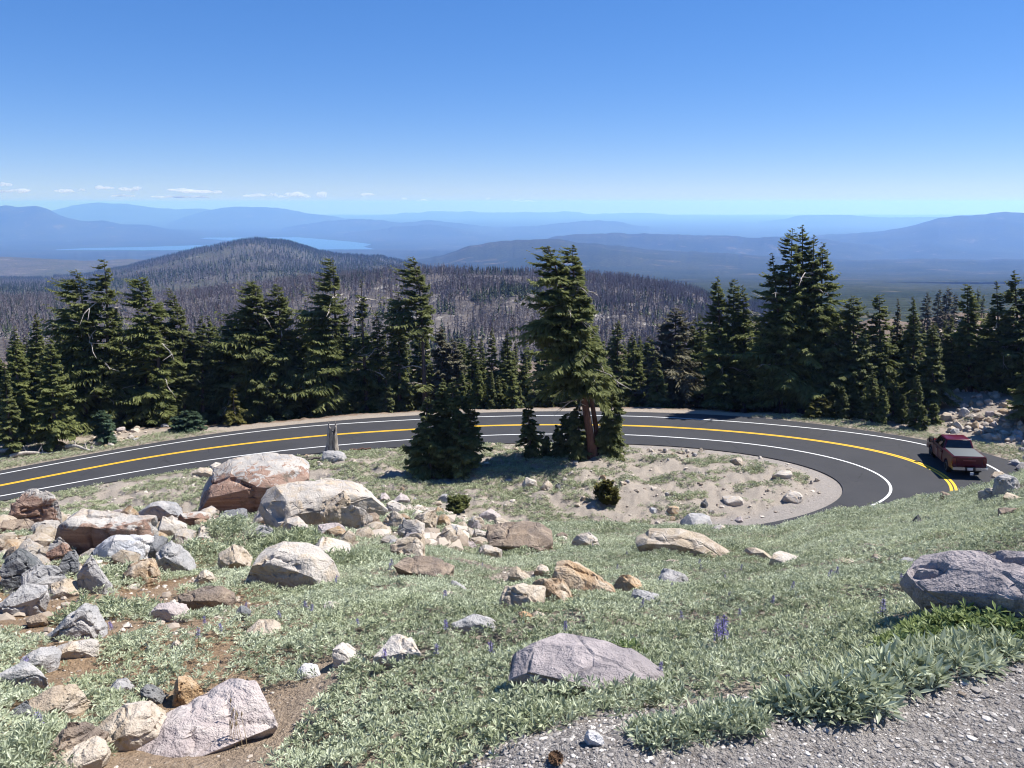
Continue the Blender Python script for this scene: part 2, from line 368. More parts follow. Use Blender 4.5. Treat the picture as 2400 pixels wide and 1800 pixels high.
# ------------------------------------------------------------------ far country: valley floor, hills, lake
def base_z(d): return np.interp(d, [250, 420, 500, 1200, 2500, 5000, 9300, 47000], [-105, -92, -88, -140, -246, -445, -655, -655])
def land_mat(name, A, B, bare, lo, hi, scale, speck):
    n = N(name); g = n.n('NewGeometry').outputs['Position']
    n1 = n.noise(g, scale, 6, .62, .3); n2 = n.noise(n.mapped(g, (1, 1, 3)), speck, 3, .7); n3 = n.noise(g, scale * 3.3, 5, .65, .5)
    c = n.mix(n.rng(n1, .4, .6), A, B); c = n.mix(n.rng(n3, lo, hi), c, bare)
    c = n.mix(1.0, c, n.mix(n.rng(n2, .35, .6), (.5, .5, .52), (1.15, 1.15, 1.1)), 'MULTIPLY')
    return n.fin(c, 1.0, .0, n.bump(n2, 1.0, .35 / speck))
FORESTED = land_mat('forested_slopes', (.03, .04, .024), (.048, .055, .034), (.15, .125, .10), .59, .72, .0011, .05)
BURNT = land_mat('burnt_slopes', (.135, .118, .11), (.095, .084, .08), (.36, .33, .30), .57, .67, .011, .25)
CONE = land_mat('half_burnt_slopes', (.10, .092, .082), (.07, .075, .05), (.22, .20, .18), .58, .74, .0032, .09)
def hill_z(h, x, y):
    q = x / y; dz = np.interp(q, h['q'], h['dz']); zc = CAMZ + dz * h['D']
    bD = float(base_z(h['D'])); t = (y - h['D']); t = np.where(t < 0, t / h['W'], t / h['B'])
    g = np.exp(-1.25 * np.abs(t) ** h.get('p', 2.0))
    amp = np.maximum(zc - bD, 0)
    L = h['L']
    rel = (fbm(x / L, y / L, 5, h['seed']) * .6 + .4 - .9 * np.abs(fbm(x / L * .8, y / L * .5, 4, h['seed'] + 3))) * np.minimum(amp, h['W'] * .25) * (.05 + 1.1 * g * (1 - g))
    return base_z(y) + amp * g + rel * sstep(amp, 0, 25) - h.get('sink', 8) * (1 - sstep(g, .02, .15)) - np.where(amp < 2, 15, 0)
def hill(name, mat, D, W, B, pts, seed, L=None, jag=1.0, cols=640, rows=70, p=2.0, sink=8):
    P = np.array([(pts[0][0] - 1500, pts[0][1] + 12)] + list(pts) + [(pts[-1][0] + 1500, pts[-1][1] + 12)], float); px = np.arange(P[0, 0], P[-1, 0] + 1, 6.0)
    row = np.interp(px, P[:, 0], P[:, 1])
    for _ in range(5): row[1:-1] = .5 * row[1:-1] + .25 * (row[:-2] + row[2:])
    row = row - 2.6 * jag * (fbm(px / 42, px * 0, 4, seed + 40) + .45 * vnoise(px / 10, px * 0, seed + 50))
    dx, dy, dz = ray(px, row)
    h = dict(q=dx / dy, dz=dz / dy, D=D, W=W, B=B, seed=seed, L=L or W * .35, p=p, sink=sink)
    q = np.unique(np.concatenate([np.linspace(h['q'][0], h['q'][-1], cols // 3), np.linspace(max(h['q'][0], -.72), min(h['q'][-1], .72), cols)])); cols = len(q); t = np.unique(np.r_[np.linspace(-2.1, 1.7, rows - 1), 0.0]); rows = len(t)
    y = D + np.where(t < 0, t * W, t * B); X = (q[None] * y[:, None]).ravel(); Y = np.repeat(y, cols)
    me = mesh_np(name, np.stack([X, Y, hill_z(h, X, Y)], 1), grid_faces(rows, cols), [mat], smooth=True)
    tag(link(name, me), kind='structure'); return h
nr, nc = 260, 300
yy = np.geomspace(300, 47000, nr); qq = np.linspace(-1.7, 1.7, nc); X = (yy[:, None] * qq).ravel(); Y = np.repeat(yy, nc)
vm = mesh_np('valley_floor', np.stack([X, Y, base_z(Y) + fbm(X / 900, Y / 900, 4, 77) * np.clip(Y * .004, 0, 9) - 6], 1), grid_faces(nr, nc), [FORESTED], smooth=True)
tag(link('valley_floor', vm), kind='structure')
hB = hill('burnt_ridge', BURNT, 900, 300, 170, [(-500,720),(-50,716),(100,712),(300,706),(450,697),(560,684),(700,664),(850,650),(950,643),(1150,642),(1300,645),(1400,657),(1500,668),(1600,684),(1660,706),(1720,745),(1800,775),(2900,800)], 1, 90, 1.2, 1150, 160, 2.2, 3)
hC = hill('cone_hill', CONE, 3300, 1250, 900, [(-500,668),(0,662),(200,648),(300,630),(360,613),(450,588),(520,576),(560,569),(600,564),(640,566),(680,573),(720,586),(780,599),(850,604),(900,606),(960,619),(1020,632),(1100,646),(1250,668),(1600,690)], 2, 520, 1.0, 900, 150, 1.7)
hill('low_forested_ridge', CONE, 5200, 900, 900, [(-500,600),(0,603),(120,607),(200,612),(300,607),(370,610),(460,620),(600,640),(800,660)], 3, 500, .35, 300, 60)
hill('forested_hill', FORESTED, 6800, 1900, 1500, [(850,645),(920,624),(980,609),(1050,595),(1100,576),(1180,564),(1280,561),(1320,562),(1350,570),(1450,575),(1550,588),(1700,594),(1850,603),(2000,612),(2150,607),(2300,611),(2450,606),(2900,600)], 4, 900, .8, 460, 110)
hill('forested_ridge', FORESTED, 9500, 1300, 1300, [(1150,590),(1250,572),(1300,557),(1350,549),(1450,547),(1600,553),(1680,551),(1750,558),(1850,556),(1920,562),(2100,585),(2400,590)], 5, 900, .8)
hill('mountain', FORESTED, 12000, 2600, 2600, [(1650,600),(1800,582),(1900,560),(1950,552),(2000,548),(2050,545),(2100,535),(2150,525),(2200,512),(2240,508),(2300,504),(2350,499),(2400,501),(2500,520),(2700,540),(2900,560)], 6, 1500, .7)
hill('mountain', FORESTED, 17000, 1700, 2500, [(-500,540),(-200,500),(0,486),(15,480),(22,481),(35,487),(60,484),(85,482),(100,486),(150,510),(200,520),(240,518),(280,528),(350,528),(400,540),(500,548),(620,555),(760,560)], 7, 1500, .6)
hill('lakeside_hill', FORESTED, 16800, 900, 1500, [(690,575),(730,562),(800,550),(860,541),(930,532),(1000,527),(1060,532),(1100,541),(1180,556),(1280,565)], 8, 900, .9)
hill('forested_ridge', FORESTED, 20000, 1800, 2000, [(520,562),(620,551),(700,527),(780,516),(870,513),(900,518),(950,524),(1000,516),(1100,527),(1180,536),(1250,530),(1350,520),(1400,517),(1450,520),(1500,530),(1600,541),(1700,545),(1830,560)], 9, 1300, 1.0)
hill('mountain', FORESTED, 26000, 2500, 3000, [(330,545),(400,520),(470,496),(540,485),(600,485),(640,486),(700,495),(780,508),(860,520),(960,532)], 10, 2000, .7)
hill('mountain', FORESTED, 31000, 3000, 3000, [(-300,520),(0,510),(120,493),(180,480),(230,474),(260,477),(300,479),(360,488),(420,491),(460,488),(500,492),(600,503),(750,512),(900,525)], 11, 2000, .7)
hill('mesa', FORESTED, 27000, 2200, 3000, [(1600,545),(1700,532),(1800,519),(1845,514),(1862,506),(1872,504),(1990,504),(2050,510),(2150,509),(2230,510),(2330,516),(2450,525)], 12, 1600, .5)
hill('far_mountain_range', FORESTED, 41000, 3500, 3000, [(-500,520),(600,508),(780,508),(880,507),(950,498),(1000,495),(1100,497),(1200,498),(1280,497),(1315,494),(1360,499),(1440,502),(1500,498),(1560,503),(1650,508),(1750,511),(1900,515),(2900,520)], 13, 2500, 1.0)

def on_level(P, z): P = np.array(P, float); dx, dy, dz = ray(P[:, 0], P[:, 1]); t = (z - CAMZ) / dz; return np.column_stack([dx * t, dy * t, np.full(len(P), z)])
def flat_patch(name, P, z, mat):
    V = on_level(P, z); n = len(V); tr = tessellate_polygon([[Vector(v) for v in V]])
    V2 = np.concatenate([V, V - [0, 0, 12]]); i = np.arange(n); side = np.stack([i, (i + 1) % n, (i + 1) % n + n, i + n], 1)
    me = mesh_np(name, V2, [np.array(tr), side], [mat]); 
    bm = bmesh.new(); bm.from_mesh(me); bmesh.ops.recalc_face_normals(bm, faces=bm.faces); bm.to_mesh(me); bm.free()
    return tag(link(name, me), kind='structure')
WATER = plain('lake_water', (.05, .12, .26), .5, .3)
FLAT = land_mat('pale_shore_flats', (.42, .36, .30), (.34, .29, .25), (.2, .17, .15), .6, .7, .004, .05)
flat_patch('lake', [(130,585),(200,581.5),(350,578.5),(480,574),(590,567.5),(520,562),(450,558.5),(420,557),(560,556.5),(700,556),(760,561),(830,567),(869,572),(850,578),(889,586),(880,590),(960,592.5),(930,595),(860,597),(700,599),(500,601),(380,597.5),(230,592),(150,588)], -650, WATER)
flat_patch('lake', [(110,563),(150,559),(200,557.5),(280,558.5),(240,563),(160,565)], -650, WATER)
flat_patch('lakeshore', [(110,598.5),(200,596.5),(390,598),(420,600),(330,602.5),(180,602),(120,601)], -648, FLAT)
flat_patch('lakeshore', [(415,597),(490,595.5),(500,598),(430,598.5)], -648, FLAT)
flat_patch('lakeshore', [(850,597.5),(900,595.8),(975,593.5),(990,595.5),(930,599),(860,600)], -648, FLAT)

# far woods: thousands of small trees merged into one mass per hill
def tree_mass(name, mats, tmpl, xyz, hgt, wid, seed, mi=None):
    rs = np.random.RandomState(seed); n = len(xyz); k = len(tmpl)
    ti = rs.randint(0, k, n); Vs, Fs, Ts, M = [], [], [], []; o = 0
    for j in range(k):
        s = np.where(ti == j)[0]; V, Fc, tn = tmpl[j]
        if not len(s): continue
        a = rs.rand(len(s)) * 6.283; ca, sa = np.cos(a), np.sin(a)
        w = (wid[s])[:, None]; h = hgt[s][:, None]
        lx = rs.randn(len(s), 1) * .06
        x = (V[None, :, 0] * ca[:, None] - V[None, :, 1] * sa[:, None]) * w + xyz[s, 0:1] + lx * V[None, :, 2] * h
        y = (V[None, :, 0] * sa[:, None] + V[None, :, 1] * ca[:, None]) * w + xyz[s, 1:2]
        z = V[None, :, 2] * h + xyz[s, 2:3]
        Vs.append(np.stack([x, y, z], -1).reshape(-1, 3))
        Fs.append((Fc[None] + (np.arange(len(s)) * len(V))[:, None, None] + o).reshape(-1, 3)); o += len(s) * len(V)
        Ts.append((rs.rand(len(s), 1) * .8 + tn[None] * .2).ravel())
        M.append(np.repeat(mi[s] if mi is not None else np.zeros(len(s), int), len(Fc)))
    me = mesh_np(name, np.concatenate(Vs), np.concatenate(Fs), mats, np.concatenate(M), tint=np.concatenate(Ts))
    return link(name, me)
def spike(seed, dead):
    rs = np.random.RandomState(seed); V, Fc = [], []
    def tri(a, b, c): o = len(V); V.extend([a, b, c]); Fc.append((o, o + 1, o + 2))
    if dead:
        for a in (0, 2.1, 4.2):
            tri((.09 * math.cos(a), .09 * math.sin(a), -.08), (.09 * math.cos(a + 2.1), .09 * math.sin(a + 2.1), -.08), (0, 0, 1))
        for i in range(24):
            z = .18 + .78 * rs.rand(); a = rs.rand() * 6.3; l = (.35 + .65 * rs.rand()) * (1.12 - z)
            tri((0, 0, z - .015), (0, 0, z + .035), (l * math.cos(a), l * math.sin(a), z - .04 + .05 * rs.rand()))
    else:
        for i in range(16):
            z = .12 + .8 * i / 15; r = (1.02 - z) * (.75 + .5 * rs.rand()); a = rs.rand() * 6.3
            tri((.1 * math.cos(a + 1.5), .1 * math.sin(a + 1.5), z + .12), (r * math.cos(a - .55), r * math.sin(a - .55), z - .06 - .04 * rs.rand()), (r * math.cos(a + .55), r * math.sin(a + .55), z - .06))
        tri((.12, 0, .75), (-.12, .05, .75), (0, 0, 1.04)); tri((0, .12, .75), (0.05, -.12, .75), (0, 0, 1.02))
    return np.array(V), np.array(Fc), rs.rand(len(Fc))
def tint_mat(name, A, B, rough=.9, transl=0.0):
    n = N(name); c = n.mix(n.attr('tint'), A, B)
    if transl: n.b.inputs['Transmission Weight'].default_value = 0
    return n.fin(c, rough, .15)
DEADW = tint_mat('grey_dead_timber', (.17, .145, .13), (.31, .27, .245)); FARG = tint_mat('far_conifer_green', (.045, .06, .028), (.085, .10, .045))
RUST = tint_mat('scorched_needles', (.11, .075, .06), (.17, .12, .09))
DT = [spike(s, True) for s in range(5)]; GT = [spike(s + 9, False) for s in range(4)]
def strew(h, n, y0, y1, px0, px1, seed, dens=None):
    rs = np.random.RandomState(seed); y = np.sqrt(rs.rand(n) * (y1 ** 2 - y0 ** 2) + y0 ** 2)
    q0, q1 = (px0 - 1200) / F * 1.03, (px1 - 1200) / F * 1.03; x = (q0 + rs.rand(n) * (q1 - q0)) * y
    k = np.ones(n, bool) if dens is None else rs.rand(n) < dens(x, y)
    x, y = x[k], y[k]; return np.stack([x, y, np.maximum(hill_z(h, x, y), base_z(y) - 6)], 1), rs
P_, rs = strew(hB, 64000, 420, 1080, -750, 1800, 3, lambda x, y: np.clip(.62 + 1.3 * fbm(x / 70, y / 70, 3, 31), .08, 1))
gsel = rs.rand(len(P_)) < np.clip(.06 + .5 * sstep(P_[:, 1], 900, 980) * .3 + .18 * sstep(-P_[:, 0] / P_[:, 1], .45, .6), 0, 1)
gsel |= (fbm(P_[:, 0] / 50, P_[:, 1] / 50, 2, 5) > .48)
for nm, sel, tm, mt in (('burnt_forest', ~gsel, DT, [DEADW, RUST]), ('ridge_forest', gsel, GT, [FARG])):
    p = P_[sel]; hh = rs.uniform(5, 13.5, len(p)) * np.where(sel[sel] & (nm == 'ridge_forest'), .8, 1)
    tag(tree_mass(nm, mt, tm, p, hh, hh * rs.uniform(.20, .34, len(p)), 5, (rs.rand(len(p)) < .25).astype(int) if len(mt) > 1 else None), kind='stuff',
        label='grey standing dead forest covering the burnt ridge' if nm == 'burnt_forest' else 'scattered green conifers along the burnt ridge', cat='forest')
P_, rs = strew(hC, 72000, 1300, 3600, -500, 1250, 4, lambda x, y: np.clip(.6 + 1.2 * fbm(x / 220, y / 220, 3, 33), .15, 1))
g = sstep(P_[:, 1], 2500, 3300) * .45 + .45 + .5 * fbm(P_[:, 0] / 300, P_[:, 1] / 300, 2, 6)
gs = rs.rand(len(P_)) < g
for nm, sel, tm, mt in (('burnt_forest', ~gs, DT, [DEADW]), ('hill_forest', gs, GT, [FARG])):
    p = P_[sel]; hh = rs.uniform(9, 18, len(p))
    tag(tree_mass(nm, mt, tm, p, hh, hh * rs.uniform(.18, .28, len(p)), 6), kind='stuff',
        label='grey dead timber on the cone shaped hill' if nm == 'burnt_forest' else 'dark green conifers clothing the cone shaped hill', cat='forest')

# ------------------------------------------------------------------ haze and the small far clouds
hz = bpy.data.materials.new('haze_air'); hz.use_nodes = True; ht = hz.node_tree; ht.nodes.remove(ht.nodes['Principled BSDF'])
pv = ht.nodes.new('ShaderNodeVolumePrincipled'); pv.inputs['Color'].default_value = (.22, .40, 1.0, 1); pv.inputs['Density'].default_value = 8.8e-5; pv.inputs['Absorption Color'].default_value = (.62, .86, 1, 1)
pv.inputs['Anisotropy'].default_value = 0.22
ht.links.new(pv.outputs[0], ht.nodes['Material Output'].inputs['Volume'])
x0, x1, y0, y1, z0, z1 = -52000, 52000, -400, 49000, -700, 90
bv = np.array([(x, y, z) for x in (x0, x1) for y in (y0, y1) for z in (z0, z1)])
bf = np.array([(0, 1, 3, 2), (4, 6, 7, 5), (0, 4, 5, 1), (2, 3, 7, 6), (0, 2, 6, 4), (1, 5, 7, 3)])
tag(link('haze', mesh_np('haze', bv, bf, [hz])), kind='stuff', label='thin blue summer haze over the whole valley', cat='haze')
def ico(sub):
    bm = bmesh.new(); bmesh.ops.create_icosphere(bm, subdivisions=sub, radius=1); bm.verts.ensure_lookup_table()
    V = np.array([v.co[:] for v in bm.verts]); Fc = np.array([[v.index for v in f.verts] for f in bm.faces]); bm.free(); return V, Fc
ICO1, ICO2, ICO3 = ico(1), ico(2), ico(3)
cm = bpy.data.materials.new('cloud_vapour'); cm.use_nodes = True; ct = cm.node_tree; ct.nodes.remove(ct.nodes['Principled BSDF'])
cv = ct.nodes.new('ShaderNodeVolumePrincipled'); cv.inputs['Color'].default_value = (1, 1, 1, 1); cv.inputs['Density'].default_value = .003; cv.inputs['Anisotropy'].default_value = .2
ct.links.new(cv.outputs[0], ct.nodes['Material Output'].inputs['Volume'])
rs = np.random.RandomState(8)
CL = [(10,433,40,7),(45,448,60,10),(8,450,50,6),(150,448,60,8),(190,446,22,5),(245,441,60,8),(300,445,60,9),(322,441,25,8),(280,459,70,5),(380,462,60,5),(425,446,60,7),(460,449,90,8),(505,451,40,7),(440,462,120,5),(600,459,70,7),(640,458,25,8),(690,456,50,11),(715,461,40,8),(752,459,40,12),(660,462,40,5),(862,456,40,6),(945,466,20,6),(990,470,35,5),(1145,466,14,5),(1210,470,30,4),(1235,472,50,4)]
for i, (px, py, w, h) in enumerate(CL):
    D = 62000.0; u = D / F; Vs, Fs, o = [], [], 0
    c = at_depth(px, py, D); w *= .72; h *= 1.15
    for k in range(9):
        V, Fc = ICO2; s = (.12 + .16 * rs.rand()); ox = (rs.rand() - .5) * (1 - s) * w
        r = np.array([s * w * u * 1.1, s * w * u * .9, h * u * (.16 + .30 * rs.rand())])
        hgt = 1 - (2 * ox / w) ** 2
        Vs.append(V * r * (1 + .25 * fbm(V[:, 0] * 2 + k, V[:, 1] * 2, 2, i, V[:, 2] * 2))[:, None] + c + [ox * u, (rs.rand() - .5) * w * u * .4, (rs.rand() * .5 - .1) * h * u * hgt]); Fs.append(Fc + o); o += len(V)
    tag(link('cloud', mesh_np('cloud', np.concatenate(Vs), np.concatenate(Fs), [cm], smooth=True)), kind='stuff', cat='cloud', group='small clouds above the far range', label='small white fair weather cloud low over the far mountains')

# ------------------------------------------------------------------ conifers
def leafy(n, col, k=.42, rough=.6, spec=.10):
    n.fin(col, rough, spec); tr = n.n('BsdfTranslucent'); n.l(col, tr.inputs[0]); mx = n.n('MixShader'); mx.inputs[0].default_value = k
    n.l(n.b.outputs[0], mx.inputs[1]); n.l(tr.outputs[0], mx.inputs[2]); n.l(mx.outputs[0], n.out.inputs['Surface']); return n.m
def needle_mat():
    n = N('conifer_needles'); t = n.attr('tint'); r = n.n('ObjectInfo').outputs['Random']
    c = n.mix(t, (.072, .094, .028), (.285, .305, .11)); c2 = n.mix(t, (.070, .088, .032), (.25, .262, .11))
    return leafy(n, n.mix(r, c, c2))
NEEDLE = needle_mat()
def yellow_needle(): 
    n = N('yellowing_needles'); return leafy(n, n.mix(n.attr('tint'), (.09, .095, .025), (.21, .19, .06)))
YNEEDLE = yellow_needle()
def grey_needle():
    n = N('dull_grey_green_needles'); return leafy(n, n.mix(n.attr('tint'), (.08, .08, .045), (.20, .18, .115)), .15)
GNEEDLE = grey_needle()
def blue_needle():
    n = N('bluish_young_needles'); return leafy(n, n.mix(n.attr('tint'), (.05, .085, .05), (.12, .17, .10)))
BNEEDLE = blue_needle()
def bark_mat(name, A, B):
    n = N(name); g = n.coord('Object'); v = n.mapped(g, (1, 1, .16)); n1 = n.noise(v, 9, 5, .65)
    return n.fin(n.mix(n.rng(n1, .35, .65), A, B), .9, .2, n.bump(n1, .9, .06))
BARK = bark_mat('grey_brown_bark', (.06, .048, .042), (.15, .125, .11)); RBARK = bark_mat('reddish_bark', (.075, .038, .027), (.17, .092, .065))
SNAG = bark_mat('weathered_stump_wood', (.13, .105, .085), (.50, .45, .39))
DEAD = bark_mat('bleached_dead_wood', (.30, .26, .22), (.55, .50, .44))

def tube(path, rad, sides=7):
    P = np.asarray(path, float); rad = np.asarray(rad, float); n = len(P)
    t = np.gradient(P, axis=0); t /= np.linalg.norm(t, axis=1)[:, None] + 1e-9
    up = np.where(np.abs(t[:, 2:3]) > .9, [[1., 0, 0]], [[0, 0, 1.]]); a = np.cross(t, up); a /= np.linalg.norm(a, axis=1)[:, None] + 1e-9; b = np.cross(t, a)
    th = np.arange(sides) * 2 * math.pi / sides
    V = P[:, None] + rad[:, None, None] * (a[:, None] * np.cos(th)[None, :, None] + b[:, None] * np.sin(th)[None, :, None])
    i = np.arange(n - 1)[:, None] * sides; j = np.arange(sides)[None]; k = (j + 1) % sides
    Fq = np.stack([i + j, i + k, i + sides + k, i + sides + j], -1).reshape(-1, 4)
    return V.reshape(-1, 3), Fq
def merge(parts):
    V, Fs, o = [], [], 0
    for v, f in parts: V.append(v); Fs.append(f + o); o += len(v)
    return np.concatenate(V), np.concatenate(Fs)

def stem(rs, H, x0=0, y0=0, lean=(0, 0), tip=(0, 0), sway=.02, n=24):
    t = np.linspace(0, 1, n); z = t * H
    a, b = rs.rand(2) * 6.28
    x = x0 + lean[0] * H * t + tip[0] * H * t ** 5 + sway * H * .5 * np.sin(a + t * 4) * t
    y = y0 + lean[1] * H * t + tip[1] * H * t ** 5 + sway * H * .5 * np.sin(b + t * 4) * t
    return np.stack([x, y, z], 1)
def sprays(rs, path, H, Rm, z0=.06, dens=1.0, droop=.35, up=.25, flag=(0, 0), prof=1.0, gaps=.0, leaf=.22, base_w=1.0, clear=None, low=.05):
    """needle sprays of one stem: returns quads and tints"""
    nb = int((H * 12.5 + 12) * dens); t = z0 + (1 - z0) * (np.arange(nb) + rs.rand(nb)) / nb
    if gaps > 0:
        g = vnoise(t * H * .9, t * 0 + rs.rand() * 99, int(rs.rand() * 999)); keep = g > -1 + 2 * gaps * .6; t = t[keep]; nb = len(t)
    az = rs.rand(nb) * 6.283
    if clear is not None: k = (t > clear) | (rs.rand(nb) < low); t, az = t[k], az[k]; nb = len(t)
    shape = (1.01 - t) ** prof * base_w + .012
    shape *= np.minimum(1, .55 + 2.2 * (t - z0) / (1 - z0 + 1e-6))
    lump = 1 + .45 * vnoise(t * H * .55, az * .9 + 7, int(rs.rand() * 9999)) + .22 * vnoise(t * H * 1.7, az * 2, int(rs.rand() * 9999))
    Lb = Rm * shape * lump * (.72 + .42 * rs.rand(nb))
    fl = np.array(flag); fm = np.linalg.norm(fl)
    if fm > 0:
        al = (np.cos(az) * fl[0] + np.sin(az) * fl[1]) / fm; Lb *= (1 + fm * al * (.35 + .65 * t)).clip(.22, 2)
    Lb = np.maximum(Lb, .08); lfk = np.clip(.35 + 1.6 * (1 - t) * 3, .35, 1)[:, None]
    tz = np.linspace(0, 1, len(path)); bx = np.stack([np.interp(t, tz, path[:, i]) for i in range(3)], 1)
    ns = 14; s = np.linspace(.14, 1, ns)[None] + (rs.rand(nb, ns) - .5) * .07
    dx, dy = np.cos(az)[:, None], np.sin(az)[:, None]
    upk = (up * (.35 + t * 1.5) * (.7 + .6 * rs.rand(nb)))[:, None]; dr = (droop * (1.15 - .6 * t) * (.6 + .8 * rs.rand(nb)))[:, None]
    wx, wy = fl[0] * .35 * (s ** 2), fl[1] * .35 * (s ** 2)
    L = Lb[:, None]
    Px = bx[:, 0:1] + L * s * (dx + wx); Py = bx[:, 1:2] + L * s * (dy + wy); Pz = bx[:, 2:3] + L * (upk * s - dr * s ** 2 * 1.6 + .22 * s ** 5)
    slope = upk - 3.2 * dr * s
    A = np.stack([dx + wx, dy + wy, slope], -1); A /= np.linalg.norm(A, axis=-1, keepdims=True)
    S = np.stack([-dy + 0 * s, dx + 0 * s, 0 * s], -1)
    Pm = np.stack([Px, Py, Pz], -1)
    out, tint = [], []
    bt = rs.rand(nb, 1) * .55
    for side in (-1, 1, 0):
        ln = (L * (.44 * (1.08 - s)) + leaf * lfk * (.55 + .5 * rs.rand(nb, ns))) * (1 if side else .8)
        ln = np.minimum(ln, L * .75 + .12)
        if side: d = A * (.55 + .35 * rs.rand(nb, ns, 1)) + S * side * (.62 + .3 * rs.rand(nb, ns, 1))
        else: d = A + S * (rs.rand(nb, ns, 1) - .5) * .7
        d = d + np.array([0, 0, 1.]) * (rs.rand(nb, ns, 1) * .55 - .38); d /= np.linalg.norm(d, axis=-1, keepdims=True)
        w = np.cross(d, np.array([0, 0, 1.]) + (rs.rand(nb, ns, 3) - .5) * .8); w /= np.linalg.norm(w, axis=-1, keepdims=True) + 1e-6
        wd = (leaf * lfk * .30 + .07 * ln)[..., None] * (.7 + .6 * rs.rand(nb, ns, 1))
        tipp = Pm + d * ln[..., None]; tipp[..., 2] -= .10 * ln
        mid = Pm + d * ln[..., None] * .55; mid[..., 2] += .05 * ln
        q = np.stack([Pm, mid - w * wd, tipp, mid + w * wd], -2); out.append(q.reshape(-1, 4, 3))
        tint.append((bt * .7 + .45 * rs.rand(nb, ns) + .12 * s).ravel())
    lead = path[-1]; V = np.concatenate(out)
    return V, np.concatenate(tint)
def crown_mesh(name, VQ, T, mat):
    V = VQ.reshape(-1, 3); return mesh_np(name, V, np.arange(len(V)).reshape(-1, 4), [mat], tint=np.clip(T, 0, 1))
def dead_limbs(rs, path, H, n, z0, z1, lmin, lmax, r=.05, az=None, curl=.6):
    ps = []; tz = np.linspace(0, 1, len(path))
    for i in range(n):
        t = z0 + (z1 - z0) * rs.rand(); b = np.array([np.interp(t, tz, path[:, k]) for k in range(3)]); a = rs.rand() * 6.28 if az is None else az + (rs.rand() - .5) * 1.4
        L = lmin + (lmax - lmin) * rs.rand(); s = np.linspace(0, 1, 7)
        w = np.cumsum(rs.randn(7, 3) * .06 * L, 0) * s[:, None]
        p = b + np.stack([math.cos(a) * L * s, math.sin(a) * L * s, L * (.35 * s - curl * s ** 2)], 1) + w
        ps.append(tube(p, r * (1 - .85 * s) * (L / lmax * .5 + .5), 5))
        for j in range(3):
            k = 2 + rs.randint(4); l2 = L * .4 * rs.rand(); d = rs.randn(3); d /= np.linalg.norm(d); s2 = np.linspace(0, 1, 4)
            ps.append(tube(p[k] + d * l2 * s2[:, None] + (p[-1] - p[0]) * .2 * s2[:, None], r * .45 * (1 - .8 * s2), 4))
    return merge(ps)
def conifer(kind, loc, stems, label, cat='tree', group=None, mat=None, bark=None, seed=0, dead=0, r0=None, dead_kw=None):
    """stems: list of dicts with H, R and the options of stem() / sprays()"""
    rs = np.random.RandomState(seed); root = link(kind, None, loc=loc); tag(root, label, cat, group)
    Vs, Ts, tk, dd = [], [], [], []
    for st in stems:
        st = dict(st); H, Rm = st.pop('H'), st.pop('R'); kw = {k: st.pop(k) for k in ('x0', 'y0', 'lean', 'tip', 'sway') if k in st}
        rr = st.pop('r', r0 or (.014 * H + .05)); full = st.pop('from_z', 0)
        p = stem(rs, H, **kw); s = np.linspace(0, 1, len(p)); p2 = p.copy(); p2[0, 2] -= .5
        tk.append(tube(p2, rr * (1.0 - .93 * s) * (1 + .5 * np.exp(-s * 22)), 9))
        v, t = sprays(rs, p, H, Rm, **st); Vs.append(v); Ts.append(t)
        if dead: dd += [dead_limbs(rs, p, H, 1, *(dead_kw or (.2, .8, .12 * H, .22 * H)), r=.022 + .004 * H) for _ in range(dead)]
    v, f = merge(tk); link('trunk', mesh_np('trunk', v, f, [bark or BARK], smooth=True), root)
    link('crown', crown_mesh('crown', np.concatenate(Vs), np.concatenate(Ts), mat or NEEDLE), root)
    for v, f in dd: link('dead_branch', mesh_np('dead_branch', v, f, [DEAD], smooth=True), root)
    return root
YEP = np.array(OEDGE + [(2700, 1180)], float)
_oe = to_plane([(x, y) for x, y in OEDGE]); _oq = np.array([p for p, _ in OEDGE], float)
def road_far(px): return float(np.interp(px, _oq, _oe[:, 1], right=_oe[-1, 1] - 6))
def spot(px, e):                                          # ground point e metres past the far side of the road in the direction of px
    Y = road_far(px) + e; dx, dy, dz = ray(px, 960.0); x = float(dx / dy * Y); return Vector((x, Y, gz(x, Y) - .1))
def height(px, row, loc): P = at_depth(px, row, loc.y); return float(P[2] - loc.z), float(P[0])
def mpp(loc): return loc.y / F * 1.03
WL = (-.55, 0.05)                                         # prevailing wind bends the boughs to the left
def T(px, e, tops, label, kind='hemlock_tree', hw=60, seed=0, group=None, dead=0, mat=None, bark=None, dead_kw=None, loc=None, xs=None, **kw):
    loc = loc or spot(px, e); m = mpp(loc); S = []
    for i, (tx, ty, *ex) in enumerate(tops):
        H, X = height(tx, ty, loc); H = max(H, .4); opt = dict(kw); opt.update(ex[0] if ex else {})
        bx = opt.pop('bx', None); x0 = 0 if bx is None else (bx - px) * m
        off = X - loc.x - x0; tp = opt.pop('tipx', None)
        d = dict(H=H, R=opt.pop('hw', hw) * m * (1.14 if kind == 'hemlock_tree' else 1.0), x0=x0, y0=opt.pop('y0', (i % 2) * .6), sway=.012)
        if tp is None: d['lean'] = (off / H, 0)
        else: d['lean'] = ((off - tp * H) / H, 0); d['tip'] = (tp, 0)
        d.update(opt); S.append(d)
    return conifer(kind, loc, S, label, 'tree', group, mat, bark, seed or int(px), dead, dead_kw=dead_kw)

